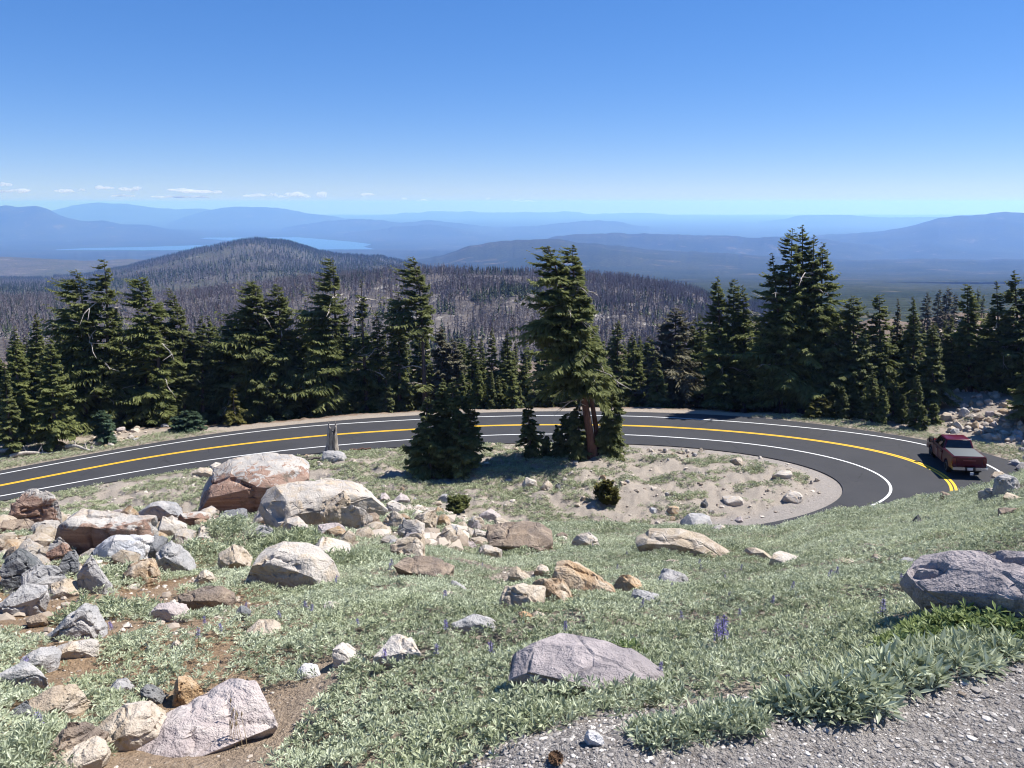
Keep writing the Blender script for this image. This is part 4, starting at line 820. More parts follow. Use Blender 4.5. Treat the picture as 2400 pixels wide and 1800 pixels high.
ROCKS = [
 (573, 1206, 236, 140, 'red', 'largest domed boulder with a rust red broken face, top of the left rock pile', dict(out=DOME, d=.75, chops=1, front=.66, yaw=-8)),
 (735, 1166, 140, 34, 'white', 'flat white slab lying behind the cracked outcrop beside the domed boulder', dict(d=.6)),
 (755, 1232, 262, 108, 'pale', 'big cracked pale outcrop right of the domed boulder', dict(d=.55, out=po(815, 1800, 320, 740, [(815, 590), (840, 480), (900, 390), (960, 330), (1100, 320), (1380, 330), (1480, 340), (1560, 370), (1640, 430), (1710, 540), (1790, 680), (1600, 740)]), chops=2, front=.55, yaw=6, rough=1.6)),
 (650, 1226, 76, 66, 'dark', 'dark shaded block between the domed boulder and the cracked outcrop', dict(d=.7)),
 (778, 1238, 104, 82, 'tan', 'rounded beige block jutting from the front of the cracked outcrop', dict(d=.7, front=.75)),
 (840, 1246, 84, 96, 'pale', 'grey leaning slab at the right end of the cracked outcrop', dict(d=.7, out=[(-.5, .98), (-.1, 1), (.15, .8), (.5, .25), (.45, 0), (.05, 0), (-.35, .5)], front=.8)),
 (703, 1232, 78, 52, 'pale', 'small pale block with a dark left face below the cracked outcrop', dict(d=.8)),
 (800, 1216, 84, 34, 'dark', 'dark recessed rock under the beige block of the outcrop', dict(d=.6)),
 (240, 1292, 206, 96, 'red', 'long rust red ledge with a pale top, left of the domed boulder', dict(d=.55, out=[(-.5, .3), (-.42, .8), (-.3, .98), (0, .95), (.48, .80), (.5, .1)], front=.82, chops=1)),
 (124, 1332, 72, 76, 'red', 'rounded cracked red block at the foot of the long red ledge', dict(d=.8, front=.8)),
 (70, 1234, 118, 88, 'red', 'grey topped boulder with an orange broken face at the left edge', dict(d=.7, out=DOME, front=.6)),
 (20, 1252, 84, 46, 'brown', 'brown angular block below the orange faced boulder at the left edge', dict(d=.8)),
 (273, 1314, 138, 84, 'white', 'bluish white slab leaning on the long red ledge', dict(d=.8, out=[(-.5, .2), (-.45, .35), (-.15, .55), (-.1, 1), (.32, .98), (.5, .5), (.3, .0)], front=.3)),
 (352, 1312, 84, 52, 'dark', 'dark grey craggy rock right of the bluish white slab', dict(d=.7)),
 (48, 1390, 128, 94, 'dark', 'big dark grey boulder at the left edge', dict(d=.8, front=.7)),
 (211, 1390, 82, 90, 'grey', 'upright grey wedge with smooth curved faces', dict(d=.7, out=[(-.5, 0), (-.35, .75), (.0, 1), (.2, .85), (.5, .45), (.45, 0)])),
 (98, 1390, 100, 58, 'grey', 'low grey slab between the dark boulder and the tan block', dict(d=.7)),
 (142, 1402, 70, 52, 'tan', 'tan block in front of the upright grey wedge', dict(d=.8)),
 (160, 1352, 52, 66, 'dark', 'dark mossy rock behind the upright grey wedge', dict(d=.7)),
 (336, 1374, 96, 62, 'ochre', 'ochre brown boulder right of the upright grey wedge', dict(d=.8)),
 (400, 1342, 98, 66, 'grey', 'grey rock with a hollowed shaded face', dict(d=.7)),
 (268, 1360, 40, 26, 'pale', 'small pale rock between the grey wedge and the ochre boulder', {}),
 (42, 1444, 104, 66, 'grey', 'fan shaped grey rock below the big dark boulder', dict(d=.7)),
 (166, 1500, 136, 84, 'grey', 'pyramid shaped grey rock on bare brown soil', dict(d=.7, out=[(-.5, 0), (-.2, .6), (.08, 1), (.2, .92), (.5, .25), (.45, 0)])),
 (478, 1430, 126, 48, 'brown', 'long brown rock with a rusty right end', dict(d=.5)),
 (385, 1458, 86, 34, 'pink', 'small pinkish white rock below the long brown rock', dict(d=.8)),
 (563, 1454, 44, 28, 'dark', 'small dark cube of rock among lupine plants', dict(d=.9, front=.9)),
 (668, 1384, 250, 88, 'pale', 'large long pale boulder with dark undercut front', dict(d=.5, out=[(-.5, .25), (-.44, .7), (-.3, .92), (-.05, 1), (.25, .88), (.42, .6), (.5, .2)], front=.84, chops=6, yaw=-24, hk=1.05)),
 (543, 1342, 98, 58, 'tan', 'smooth beige rock left of the large long pale boulder', dict(d=.8)),
 (762, 1328, 104, 58, 'pale', 'pale block with a dark front behind the large long boulder', dict(d=.8)),
 (965, 1318, 116, 54, 'tan', 'sharp edged cream rock resting above a dark brown one', dict(d=.7, out=[(-.5, .2), (-.45, .6), (-.1, .95), (.1, 1), (.4, .55), (.5, 0)])),
 (994, 1360, 160, 46, 'brown', 'dark brown craggy rock under the sharp cream rock', dict(d=.6)),
 (1216, 1298, 152, 64, 'brown', 'low brown dome of weathered rock at the end of the rubble', dict(d=.8, chops=1)),
 (1370, 1288, 76, 42, 'pale', 'pale slab tilted down to the right in the grass', dict(d=.6, roll=16)),
 (1318, 1266, 38, 18, 'brown', 'small brown rock left of the tilted slab', {}),
 (1375, 1398, 146, 78, 'ochre', 'big orange boulder sloping down to the right', dict(d=.6, out=[(-.5, .3), (-.42, .95), (-.25, 1), (.1, .62), (.5, .12), (.4, 0)], chops=2)),
 (1298, 1420, 122, 78, 'ochre', 'pale topped orange boulder leaning on the big orange one', dict(d=.7, out=[(-.5, .3), (-.3, .9), (-.1, 1), (.15, .7), (.5, .1), (.3, 0)])),
 (1224, 1434, 118, 64, 'tan', 'rounded tan boulder at the left of the orange group', dict(d=.8)),
 (1218, 1374, 64, 40, 'tan', 'tan rock at the back left of the orange group', dict(d=.8)),
 (1268, 1352, 50, 24, 'tan', 'small tan rock at the very back of the orange group', {}),
 (1478, 1398, 82, 38, 'ochre', 'grey and orange rock right of the orange group', dict(d=.8)),
 (1512, 1416, 72, 28, 'grey', 'low grey stone below the grey and orange rock', dict(d=.8)),
 (1228, 1460, 36, 24, 'ochre', 'small round ochre stone under the orange group', {}),
 (1268, 1456, 34, 18, 'tan', 'small tan stone right of the small ochre stone', {}),
 (1580, 1378, 84, 38, 'grey', 'pale grey rock alone in the grass right of the orange group', dict(d=.7)),
 (1622, 1304, 236, 56, 'tan', 'long cream ledge of rock in the grass below the bend', dict(d=.35, out=[(-.5, .2), (-.38, .75), (-.1, 1), (.1, .85), (.35, .35), (.5, .05)], chops=2, yaw=-8)),
 (1530, 1298, 66, 34, 'brown', 'dark left end stone of the long cream ledge', {}),
 (1775, 1310, 70, 26, 'tan', 'low cream stone right of the long cream ledge', {}),
 (1848, 1328, 78, 24, 'pale', 'farthest right low stone in line with the cream ledge', {}),
 (2405, 1478, 390, 160, 'purple', 'big purple grey boulder at the right edge', dict(d=.55, out=[(-.5, .1), (-.47, .38), (-.3, .62), (-.05, .85), (.2, 1), (.5, .9), (.5, 0)], front=.72, chops=1, yaw=-14, rough=1.1, hk=1.0)),
 (1392, 1628, 352, 112, 'purple', 'purple pink angular boulder in the middle of the lupine slope', dict(d=.5, out=[(-.5, .0), (-.46, .3), (-.33, .85), (-.05, 1), (.25, .95), (.36, .55), (.5, .3), (.5, .05)], front=.8, chops=2, yaw=-16, rough=.9, hk=.54)),
 (492, 1752, 312, 160, 'pink', 'long pinkish white slab tilted in the lower left foreground', dict(d=.55, out=[(-.5, .0), (-.48, .28), (-.3, .56), (0, .8), (.2, 1), (.36, .96), (.5, .55), (.44, .38), (.1, .2), (-.2, .02)], front=.42, chops=2, yaw=10, hk=.52, rough=1.0)),
 (935, 1560, 148, 68, 'pale', 'cream rock with two humps in the lupine', dict(d=.6, out=[(-.5, .2), (-.35, .8), (-.15, .9), (.05, .7), (.2, 1), (.42, .8), (.5, .1)])),
 (795, 1566, 106, 52, 'pale', 'cream pyramid rock left of the two humped rock', dict(d=.8, out=[(-.5, 0), (-.15, .9), (0, 1), (.3, .45), (.5, 0)])),
 (602, 1500, 90, 30, 'tan', 'flat beige stone among lupine above the pink slab', dict(d=.7)),
 (418, 1656, 80, 68, 'ochre', 'upright ochre rock above the pink slab', dict(d=.8)),
 (355, 1650, 48, 44, 'dark', 'dark mossy stone left of the upright ochre rock', {}),
 (165, 1800, 150, 96, 'brown', 'brown slab with a dark shaded front at the bottom left', dict(d=.6, front=.8)),
 (290, 1756, 172, 84, 'tan', 'broad flat tan rock left of the pink slab', dict(d=.7, chops=2)),
 (150, 1816, 150, 50, 'tan', 'tan rock cut by the bottom edge of the picture', dict(d=.7)),
 (122, 1684, 128, 52, 'tan', 'low beige rock in bare soil near the left edge', dict(d=.7)),
 (44, 1690, 50, 42, 'dark', 'small black and white stone at the left edge', {}),
 (40, 1624, 110, 60, 'grey', 'smooth grey rock half out of the left edge', dict(d=.7)),
 (88, 1580, 92, 52, 'grey', 'sharp grey rock above the smooth grey rock at the left edge', dict(d=.7)),
 (172, 1546, 86, 34, 'pale', 'flat pale stone right of the sharp grey rock', dict(d=.7)),
 (78, 1470, 46, 30, 'brown', 'small dark stone between the fan shaped rock and the pyramid rock', {}),
 (346, 1540, 26, 28, 'grey', 'thin pointed grey stone in bare soil', {}),
 (405, 1530, 40, 28, 'tan', 'small tan stone on bare soil above the ochre upright rock', {}),
 (272, 1634, 66, 26, 'grey', 'low grey green stone on bare soil', {}),
 (1110, 1490, 94, 36, 'grey', 'flat grey stone in the lupine below the orange group', dict(d=.7)),
 (1074, 1388, 42, 28, 'grey', 'small grey stone left of the orange group', {}),
 (778, 1438, 42, 22, 'pale', 'small pale stone below the large long boulder', {}),
 (474, 1376, 60, 42, 'tan', 'beige rock left of the smooth beige rock', dict(d=.8)),
 (617, 1288, 74, 68, 'grey', 'grey streaked rock among the lupine under the domed boulder', dict(d=.8)),
 (690, 1250, 80, 30, 'pale', 'low pale rock in front of the cracked outcrop', {}),
 (760, 1262, 78, 30, 'pink', 'pinkish low rock right of the low pale rock', {}),
 (470, 1280, 72, 48, 'pale', 'pale grey slab left of the lupine clump under the domed boulder', dict(d=.8)),
 (480, 1302, 56, 40, 'ochre', 'rusty tan rock below the pale grey slab', {}),
 (452, 1238, 96, 40, 'red', 'short red ledge between the long red ledge and the domed boulder', dict(d=.6, front=.8)),
 (534, 1228, 76, 30, 'dark', 'dark mossy rock at the foot of the domed boulder', {}),
 (618, 1232, 106, 36, 'pale', 'pale rounded rock right of the dark mossy rock', {}),
 (392, 1262, 80, 50, 'pale', 'pale angular rock right of the shadowed gap', {}),
 (366, 1222, 90, 30, 'grey', 'thin flat slab over a dark gap behind the pale angular rock', dict(lift=10)),
 (14, 1322, 44, 34, 'brown', 'round reddish stone at the left edge above the dark boulder', {}),
 (48, 1318, 60, 24, 'pale', 'low flat stone behind the big dark boulder', {}),
 (866, 1204, 42, 56, 'grey', 'upright grey stone right of the cracked outcrop', dict(d=.6)),
 (900, 1178, 34, 22, 'pink', 'small pinkish stone behind the upright grey stone', {}),
 (942, 1184, 44, 24, 'pink', 'pink stone at the back of the rubble', {}),
 (1042, 1178, 40, 20, 'grey', 'grey stone farthest back in the rubble on the meadow', {}),
 (920, 1206, 66, 26, 'pale', 'flat pale stone tilted in the rubble', {}),
 (944, 1224, 44, 24, 'ochre', 'orange brown stone in the middle of the rubble', {}),
 (1040, 1240, 38, 46, 'ochre', 'upright orange stone in the rubble', dict(d=.6)),
 (1002, 1248, 62, 52, 'tan', 'rusty split stone beside the upright orange stone', {}),
 (916, 1246, 56, 44, 'tan', 'beige stone right of the leaning grey slab', {}),
 (966, 1268, 80, 48, 'pale', 'pale pair of split faces in the front of the rubble', dict(d=.7)),
 (866, 1240, 48, 44, 'brown', 'brown stone at the foot of the leaning grey slab', {}),
 (1054, 1264, 46, 30, 'grey', 'grey pointed stone near the right of the rubble', {}),
 (1148, 1224, 46, 26, 'pink', 'pinkish pointed stone at the right end of the rubble', {}),
 (1180, 1242, 52, 24, 'tan', 'long cream stone above the low brown dome', {}),
 (1112, 1240, 48, 26, 'pale', 'pale stone left of the long cream stone', {}),
 (1140, 1252, 44, 24, 'brown', 'brown stone with a dark front above the low brown dome', {}),
 (1128, 1272, 46, 30, 'pale', 'white sided stone left of the low brown dome', {}),
 (1066, 1268, 70, 22, 'tan', 'flat cream stone in front of the grey pointed stone', {}),
 (1150, 1312, 56, 30, 'pale', 'cream stone below the low brown dome', {}),
 (1100, 1288, 42, 22, 'pink', 'low pink stone left of the cream stone', {}),
 (2350, 1124, 44, 16, 'tan', 'flat cream stone on the right crest against the road', {}),
 (2378, 1156, 74, 40, 'grey', 'largest grey rock on the right crest below the pickup', dict(d=.7)),
 (2330, 1168, 52, 36, 'pale', 'pale rock with a dark left side on the right crest', {}),
 (2378, 1180, 50, 24, 'tan', 'cream rock below the largest rock on the right crest', {}),
 (2226, 1170, 34, 14, 'brown', 'thin brown stone on the crest below the yellow line', {}),
 (2152, 1228, 28, 22, 'dark', 'small black stone in the grass on the right slope', {}),
 (2372, 1214, 50, 24, 'brown', 'brown rock low in the grass at the right edge', {}),
 (2135, 1330, 44, 18, 'grey', 'thin grey stone in the grass left of the purple boulder', {}),
 (2060, 1318, 30, 16, 'tan', 'tiny cream stone in the grass of the right slope', {}),
 (1990, 1326, 36, 12, 'tan', 'flat tan stone in the grass of the right slope', {}),
 (1242, 1142, 40, 22, 'pale', 'pale flat stone left of a pair in the meadow', {}),
 (1280, 1152, 46, 22, 'tan', 'tan flat stone right of a pair in the meadow', {}),
 (1308, 1148, 16, 18, 'dark', 'small dark stone beside the meadow pair', {}),
 (1856, 1176, 52, 24, 'pale', 'biggest cream stone near the inner road edge in the meadow', {}),
 (1722, 1184, 54, 18, 'pale', 'flat cream stone left of the biggest meadow stone', {}),
 (1651, 1190, 22, 20, 'dark', 'small dark stone in the middle of the meadow', {}),
 (1582, 1206, 34, 18, 'ochre', 'yellowish stone in the front of the meadow', {}),
 (1533, 1204, 24, 12, 'white', 'small white stone left of the yellowish meadow stone', {}),
 (1842, 1120, 56, 14, 'pale', 'pale low ledge under the inner road edge', {}),
 (1732, 1090, 46, 14, 'tan', 'tan low stone near the widest part of the inner shoulder', {}),
 (1636, 1240, 90, 22, 'grey', 'smooth grey rock where the grass meets the meadow', {}),
 (1690, 1248, 40, 14, 'pale', 'small pale stone right of the smooth grey rock', {}),
 (782, 1082, 54, 26, 'grey', 'flat grey rock under the pale stump', {}),
 (500, 1106, 46, 22, 'pale', 'pale rock pile stone behind the domed boulder', {}),
 (470, 1118, 60, 18, 'tan', 'tan flat stone left of the domed boulder near the road', {}),
 (1640, 1396, 30, 14, 'ochre', 'tiny orange stone right of the pale grey rock', {}),
 (720, 1590, 60, 20, 'white', 'low whitish stone right of the pink slab', {}),
 (1395, 1750, 44, 26, 'white', 'white pebble at the edge of the gravel pad', {}),
 (2180, 1610, 70, 18, 'dark', 'flat dark stone by the gravel edge under the lupine', {}),
]
for s in ROCKS: rock(s)

# look-alike stones: a few shapes copied
STONE = []
for i in range(14):
    rs = np.random.RandomState(900 + i); V, Fc, Nn = rock_geo(rs, 1, .62, .8, None, 5, .16, .8, .6)
    me = mesh_np('stone', V, Fc, [ROCK[['pale', 'tan', 'ochre', 'pale', 'grey', 'tan', 'pink'][i % 7]]], smooth=True); me.set_sharp_from_angle(angle=R(34)); STONE.append(me)
LOOSE = []
def stones(pts, sizes, label, group, seed, keep=9999, name='stone'):
    rs = np.random.RandomState(seed)
    for k, (p, s) in enumerate(zip(pts, sizes)):
        if k >= keep: LOOSE.append((p[0], p[1], p[2], s)); continue
        o = link(name, STONE[rs.randint(len(STONE))], loc=(p[0], p[1], p[2] - .05 * s)); o.scale = (s, s * rs.uniform(.7, 1.2), s * rs.uniform(.6, 1.2))
        o.rotation_euler = (rs.uniform(-.25, .25), rs.uniform(-.25, .25), rs.rand() * 6.28); tag(o, label, 'stone', group); FOOT.append((p[0], p[1], s * .45, s * .4))
rs = np.random.RandomState(12)
P = []; S = []
for _ in range(95):                                       # meadow stones
    px, row = rs.uniform(940, 1960), rs.uniform(1058, 1228); p = at(px, row)
    g = ground([p.x], [p.y], info=True)
    if g[1][0] < .5 or g[2][0] < .5: continue
    P.append(p); S.append(rs.uniform(.14, .5) * (1.4 if rs.rand() < .15 else 1))
stones(P, S, 'pale weathered stone lying on the bare meadow inside the bend', 'stones scattered on the meadow', 1, 60)
P, S = [], []
for _ in range(70):                                       # rubble by the dark clump and big trunk
    k = rs.randint(3); px, row = ((rs.normal(1190, 34), rs.uniform(1046, 1085)), (rs.normal(1545, 60), rs.uniform(1055, 1075)), (rs.normal(740, 50), rs.uniform(1068, 1092)))[k]
    P.append(at(px, row)); S.append(rs.uniform(.15, .55))
stones(P, S, 'pale stone in the rubble along the inner road edge', 'rubble along the inner road edge', 2, 40)
P, S = [], []
for _ in range(80):                                       # the rubble tongue right of the outcrop
    px, row = rs.uniform(850, 1215), rs.uniform(1190, 1300); 
    if row < 1186 + (px - 850) * .10 or row > 1275 + (px - 850) * .09: continue
    P.append(at(px, row)); S.append(rs.uniform(.16, .45))
stones(P, S, 'small pale stone filling the rubble right of the cracked outcrop', 'small rubble right of the outcrop', 3, 30)
P, S = [], []
for _ in range(110):                                      # between the left boulders
    px, row = rs.uniform(-20, 560), rs.uniform(1225, 1500); p = at(px, row); P.append(p); S.append(rs.uniform(.05, .2) * min(p.y / 9, 1.3))
stones(P, S, 'small stone lying between the boulders on the left slope', 'small stones between the left boulders', 4, 0)
P, S = [], []
for _ in range(60):                                       # along the outer edge on the left
    px, e = rs.normal(265, 38), rs.uniform(1.2, 6); P.append(spot(px, e)); S.append(rs.uniform(.3, .95))
for p in P: p.z += .1
stones(P, S, 'pale stone in the heap beside the outer road edge at the left', 'stone heap beside the road at the left', 5, 36)
P, S = [], []
for _ in range(175):                                      # the talus behind the pickup
    px, e = rs.uniform(2195, 2440), 4 + 12 * rs.rand() ** 1.3
    if e < 4 + max(0, 2235 - px) * .12: continue
    p = spot(px, e); p.z += .12; P.append(p); S.append(rs.uniform(.3, 1.0))
stones(P, S, 'pale angular stone in the talus heap behind the pickup truck', 'talus heap behind the pickup', 6, 110)
P, S = [], []
for _ in range(46):                                       # outcrops on the knoll
    px = rs.uniform(2180, 2350); Y_ = rs.uniform(165, 215); x = float(ray(px, 760)[0] / ray(px, 760)[1] * Y_); P.append(Vector((x, Y_, gz(x, Y_)))); S.append(rs.uniform(1.5, 5))
stones(P, S, 'pale granite block on the rocky knoll behind the trees', 'granite blocks on the knoll', 7, 40, 'granite_block')
P, S = [], []
for _ in range(60):
    px, row = rs.uniform(560, 2350), rs.uniform(1300, 1640); p = at(px, row); P.append(p); S.append(rs.uniform(.05, .16) * min(p.y / 8, 1.3))
stones(P, S, 'small stone half hidden among the lupine plants', 'small stones among the lupine', 8, 0)
P, S = [], []
for _ in range(170):
    px, row = rs.uniform(-10, 900), rs.uniform(1205, 1420)
    if row > 1290 + .10 * max(0, 600 - px) * (1.2 if px < 500 else .6): continue
    p = at(px, row)
    if (((FT0 := np.array(FOOT))[:, 0] - p.x) ** 2 + (FT0[:, 1] - p.y) ** 2 < (FT0[:, 2] * .8) ** 2).any(): continue
    P.append(p); S.append(rs.uniform(.22, .62) * min(p.y / 13, 1.15))
stones(P, S, 'angular rock packed between the bigger boulders of the left rock pile', 'rocks packed between the left boulders', 9, 9999, 'rock')

# ------------------------------------------------------------------ plants, pebbles and other ground cover
FT = np.array(FOOT)
def free(x, y, pad=0.0):
    ok = np.ones(len(x), bool)
    for s in range(0, len(x), 40000):
        dx = (x[s:s + 40000, None] - FT[None, :, 0]) / (FT[None, :, 2] + pad); dy = (y[s:s + 40000, None] - FT[None, :, 1]) / (FT[None, :, 3] + pad)
        ok[s:s + 40000] = ((dx ** 2 + dy ** 2) > .8).all(1)
    return ok
def leaf_mat(name, A, B, k=.25):
    n = N(name); g = n.n('NewGeometry').outputs['Position']; c = n.mix(n.attr('tint'), A, B); z = n.rng(n.noise(g, .8, 4, .6), .45, .68, 0, .45); return leafy(n, n.mix(z, c, n.mix(n.attr('tint'), (.085, .11, .03), (.50, .53, .27))), k, .45, .22)
LUP = leaf_mat('silvery_lupine_leaves', (.10, .132, .052), (.70, .735, .54)); MAT = leaf_mat('grey_green_mat_plants', (.20, .23, .115), (.50, .52, .35), .15)
GRN = leaf_mat('fresh_green_leaves', (.11, .16, .045), (.34, .41, .17))
def rosettes(rs, C, size, nl, open_=.55, aim=.35, wd=.15):
    """palmate leaves: nl leaflets round each centre C; returns quads and tints"""
    n = len(C); ax = np.stack([rs.randn(n) * aim, rs.randn(n) * aim, np.ones(n)], 1); ax /= np.linalg.norm(ax, axis=1)[:, None]
    u = np.cross(ax, np.array([1., .2, 0])); u /= np.linalg.norm(u, axis=1)[:, None]; v = np.cross(ax, u)
    th = (np.arange(nl)[None] + rs.rand(n, 1)) * 2 * math.pi / nl + rs.uniform(-.25, .25, (n, nl))
    rad = u[:, None] * np.cos(th)[..., None] + v[:, None] * np.sin(th)[..., None]
    el = rs.uniform(open_ - .35, open_ + .4, (n, nl, 1)); d = rad * np.cos(el) + ax[:, None] * np.sin(el)
    tn = np.cross(ax[:, None] + rs.randn(n, nl, 3) * .35, d); tn /= np.linalg.norm(tn, axis=-1, keepdims=True)
    ln = (size[:, None] * rs.uniform(.7, 1.2, (n, nl)))[..., None]; w = ln * wd
    b = C[:, None] + d * ln * .08; m = b + d * ln * .55; tip = b + d * ln - ax[:, None] * ln * .12
    q = np.stack([b, m - tn * w + ax[:, None] * w * .3, tip, m + tn * w + ax[:, None] * w * .3], 2).reshape(-1, 4, 3)
    t = np.clip(rs.rand(n, 1) * .45 + rs.rand(n, nl) * .55, 0, 1) ** 1.15
    return q, t.ravel()
def fan(rs, n, y0, y1, q=.98):
    y = np.sqrt(rs.rand(n) * (y1 ** 2 - y0 ** 2) + y0 ** 2); return (rs.rand(n) * 2 - 1) * q * y, y
_gz = {}
def cover(x, y, k):
    """how thickly the lupine stands, 0 to 1"""
    c = fbm(x * .55, y * .55, 4, 61) + .45 * fbm(x * 2.2, y * 2.2, 2, 62); q = x / y
    bare = np.interp(q, [-.8, -.55, -.42, -.30, -.18, 0, .3], [.12, .12, .08, -.10, -.30, -.40, -.55])
    bare = np.where(y < 4.2, bare + np.interp(q, [-.6, -.3, .0, .12, .3], [-.05, .0, .0, .34, .2]) * np.interp(y, [2, 4.2], [1, 0]), bare)
    rub = np.exp(-((q + .10) / .10) ** 2) * sstep(y, 13.5, 16) * 1.1
    d = sstep(c, bare - .10, bare + .14) * (1 - np.clip(rub, 0, 1))
    return d * sstep(k + .012 * c, .008, .05) * (.55 + .45 * sstep(vnoise(x * 6, y * 6, 64) + .6 * vnoise(x * 14, y * 14, 65), -.35, .35))
rs = np.random.RandomState(21); VQ, TT = [], []
for y0, y1, n, sz, nl, hm in ((1.5, 3.6, 25500, .031, 8, .055), (3.6, 6, 44000, .031, 7, .06), (6, 10, 80000, .036, 6, .065), (10, 15, 93000, .050, 5, .075), (15, 23, 116000, .075, 4, .09)):
    x, y = fan(rs, n, y0, y1); zn, kk = near_slope(x, y); keep = (rs.rand(n) < cover(x, y, kk)) & (kk < 1.6); x, y = x[keep], y[keep]
    f_ = free(x, y, .01); x, y = x[f_], y[f_]
    g = ground(x, y, info=True); ok = (g[1] > .5); x, y, z = x[ok], y[ok], g[0][ok]
    tuft = .5 + .5 * vnoise(x * 4.5, y * 4.5, 71); tuft2 = .5 + .5 * fbm(x * 1.3, y * 1.3, 2, 72)
    h = (.02 + hm * rs.rand(len(x)) * (.3 + 1.3 * tuft ** 2) * (.5 + tuft2)) 
    q_, t_ = rosettes(rs, np.stack([x, y, z + h], 1), sz * rs.uniform(.7, 1.15, len(x)), nl); VQ.append(q_)
    t_ = np.clip(t_ * .8 + .32 * np.repeat(fbm(x * .8, y * .8, 3, 73), nl) + .08 + .1 * np.repeat(h / .12, nl), 0, 1); TT.append(t_)
# taller clumps: pixel, radius, height, leaf length
for px, row, rad, hh, sz, n in ((1960, 1640, .20, .09, .06, 230), (2060, 1598, .20, .10, .06, 230), (2180, 1560, .22, .09, .06, 220), (1880, 1655, .17, .07, .055, 190), (2290, 1535, .2, .08, .055, 180), (1690, 1700, .15, .07, .04, 200), (1560, 1722, .14, .06, .038, 190), (1260, 1690, .2, .06, .036, 240), (1480, 1640, .2, .07, .036, 240), (555, 1275, .62, .42, .09, 420), (690, 1290, .6, .30, .09, 420), (500, 1310, .4, .25, .08, 200), (300, 1360, .35, .18, .07, 220), (90, 1760, .28, .12, .034, 480), (60, 1795, .24, .11, .034, 380), (820, 1330, .5, .2, .08, 240), (230, 1440, .3, .14, .06, 150), (330, 1440, .3, .14, .06, 150)):
    c = at(px, row); a = rs.rand(n) * 6.28; r = np.sqrt(rs.rand(n)); x = c.x + rad * r * np.cos(a); y = c.y + rad * r * np.sin(a) * .8; z = ground(x, y)
    h = hh * (1 - r ** 2 * .85) * (.35 + .65 * rs.rand(n)); q_, t_ = rosettes(rs, np.stack([x, y, z + h], 1), sz * rs.uniform(.7, 1.2, n), 7, .6, .5, .11); VQ.append(q_); TT.append(t_ * .85 + .15)
tag(link('lupine_cover', crown_mesh('lupine_cover', np.concatenate(VQ), np.concatenate(TT), LUP)), 'low silvery green lupine plants carpeting the slope', 'ground cover', kind='stuff')
VQ, TT = [], []
for px, row, rad, hh, n in ((2210, 1500, .26, .13, 240), (2290, 1490, .26, .14, 240), (2140, 1520, .2, .10, 130), (2370, 1500, .3, .15, 200), (1440, 1545, .2, .08, 60)):
    c = at(px, row); a = rs.rand(n) * 6.28; r = np.sqrt(rs.rand(n)); x = c.x + rad * r * np.cos(a); y = c.y + rad * r * np.sin(a) * .7; z = ground(x, y)
    q_, t_ = rosettes(rs, np.stack([x, y, z + hh * (1 - r ** 2) * (.4 + .6 * rs.rand(n))], 1), .042 * rs.uniform(.7, 1.2, n), 7); VQ.append(q_); TT.append(t_)
tag(link('leafy_herbs', crown_mesh('leafy_herbs', np.concatenate(VQ), np.concatenate(TT), GRN)), 'fresh green herbs in front of the purple grey boulder', 'ground cover', kind='stuff')

# low mats on the meadow, verges and beyond the crest
VQ, TT = [], []
def mats(x, y, z, size, nl, lift):
    q_, t_ = rosettes(rs, np.stack([x, y, z + lift * rs.rand(len(x))], 1), size * rs.uniform(.6, 1.3, len(x)), nl, .45, .3); VQ.append(q_); TT.append(t_)
n = 255000; x, y = fan(rs, n, 30, 66); g = ground(x, y, info=True)
c = fbm(x * .38, y * .62, 4, 81) + .5 * fbm(x * 1.6, y * 2.2, 2, 82); edge = (g[1] > .35) & (g[1] < 1.6)
inner = (g[2] > .5) & (g[1] > .6); thr = np.where(x < -5, -.30, np.where(y < 41, -.14, .05)); thr = np.where((x < 4) & (y > 44), -.14, thr)
thr = np.where((x > 8) & (g[1] < 1.8), .6, thr)
pick = inner & (rs.rand(n) < sstep(c, thr, thr + .2) * .95)
ver = (g[2] < .5) & (y > 40) & (((g[1] > .3) & (g[1] < 2.6) & (rs.rand(n) < .8)) | ((x < -20) & (g[1] < 9) & (g[1] > .3) & (c > .10) & (rs.rand(n) < .5)) | ((x > 24) & (g[1] > 1) & (g[1] < 8) & (c > .15) & (rs.rand(n) < .4)))
for sel, s_, lf in ((pick, .15, .12), (ver, .13, .14)):
    xx, yy2, zz = x[sel], y[sel], g[0][sel]; f_ = free(xx, yy2, .03); mats(xx[f_], yy2[f_], zz[f_], s_, 5, lf)
tag(link('meadow_mats', crown_mesh('meadow_mats', np.concatenate(VQ), np.concatenate(TT), MAT)), 'grey green mats of low plants on the meadow and verges', 'ground cover', kind='stuff')

# lupine flowers
n_ = N('lupine_petals'); PETAL = n_.fin(n_.mix(n_.attr('tint'), (.13, .10, .30), (.32, .28, .55)), .6, .2); STALK = plain('lupine_stalk', (.12, .16, .07), .7, .2)
def flower_meshes(seed):
    r2 = np.random.RandomState(seed); n = 26; z = .055 + .075 * (np.arange(n) / n); a = np.arange(n) * 2.4; rr = .013 * (1.15 - np.arange(n) / n)
    C = np.stack([np.cos(a) * rr, np.sin(a) * rr, z], 1); q_, t_ = rosettes(r2, C, np.full(n, .013), 4, .3, .9)
    q_[..., :] = q_; V = q_.reshape(-1, 3); bl = mesh_np('petals', V, np.arange(len(V)).reshape(-1, 4), [PETAL], tint=t_)
    v, f = tube(np.stack([np.zeros(5), np.zeros(5), np.linspace(-.02, .13, 5)], 1), np.full(5, .0022), 5); return bl, mesh_np('stalk', v, f, [STALK])
FM = [flower_meshes(s) for s in range(3)]
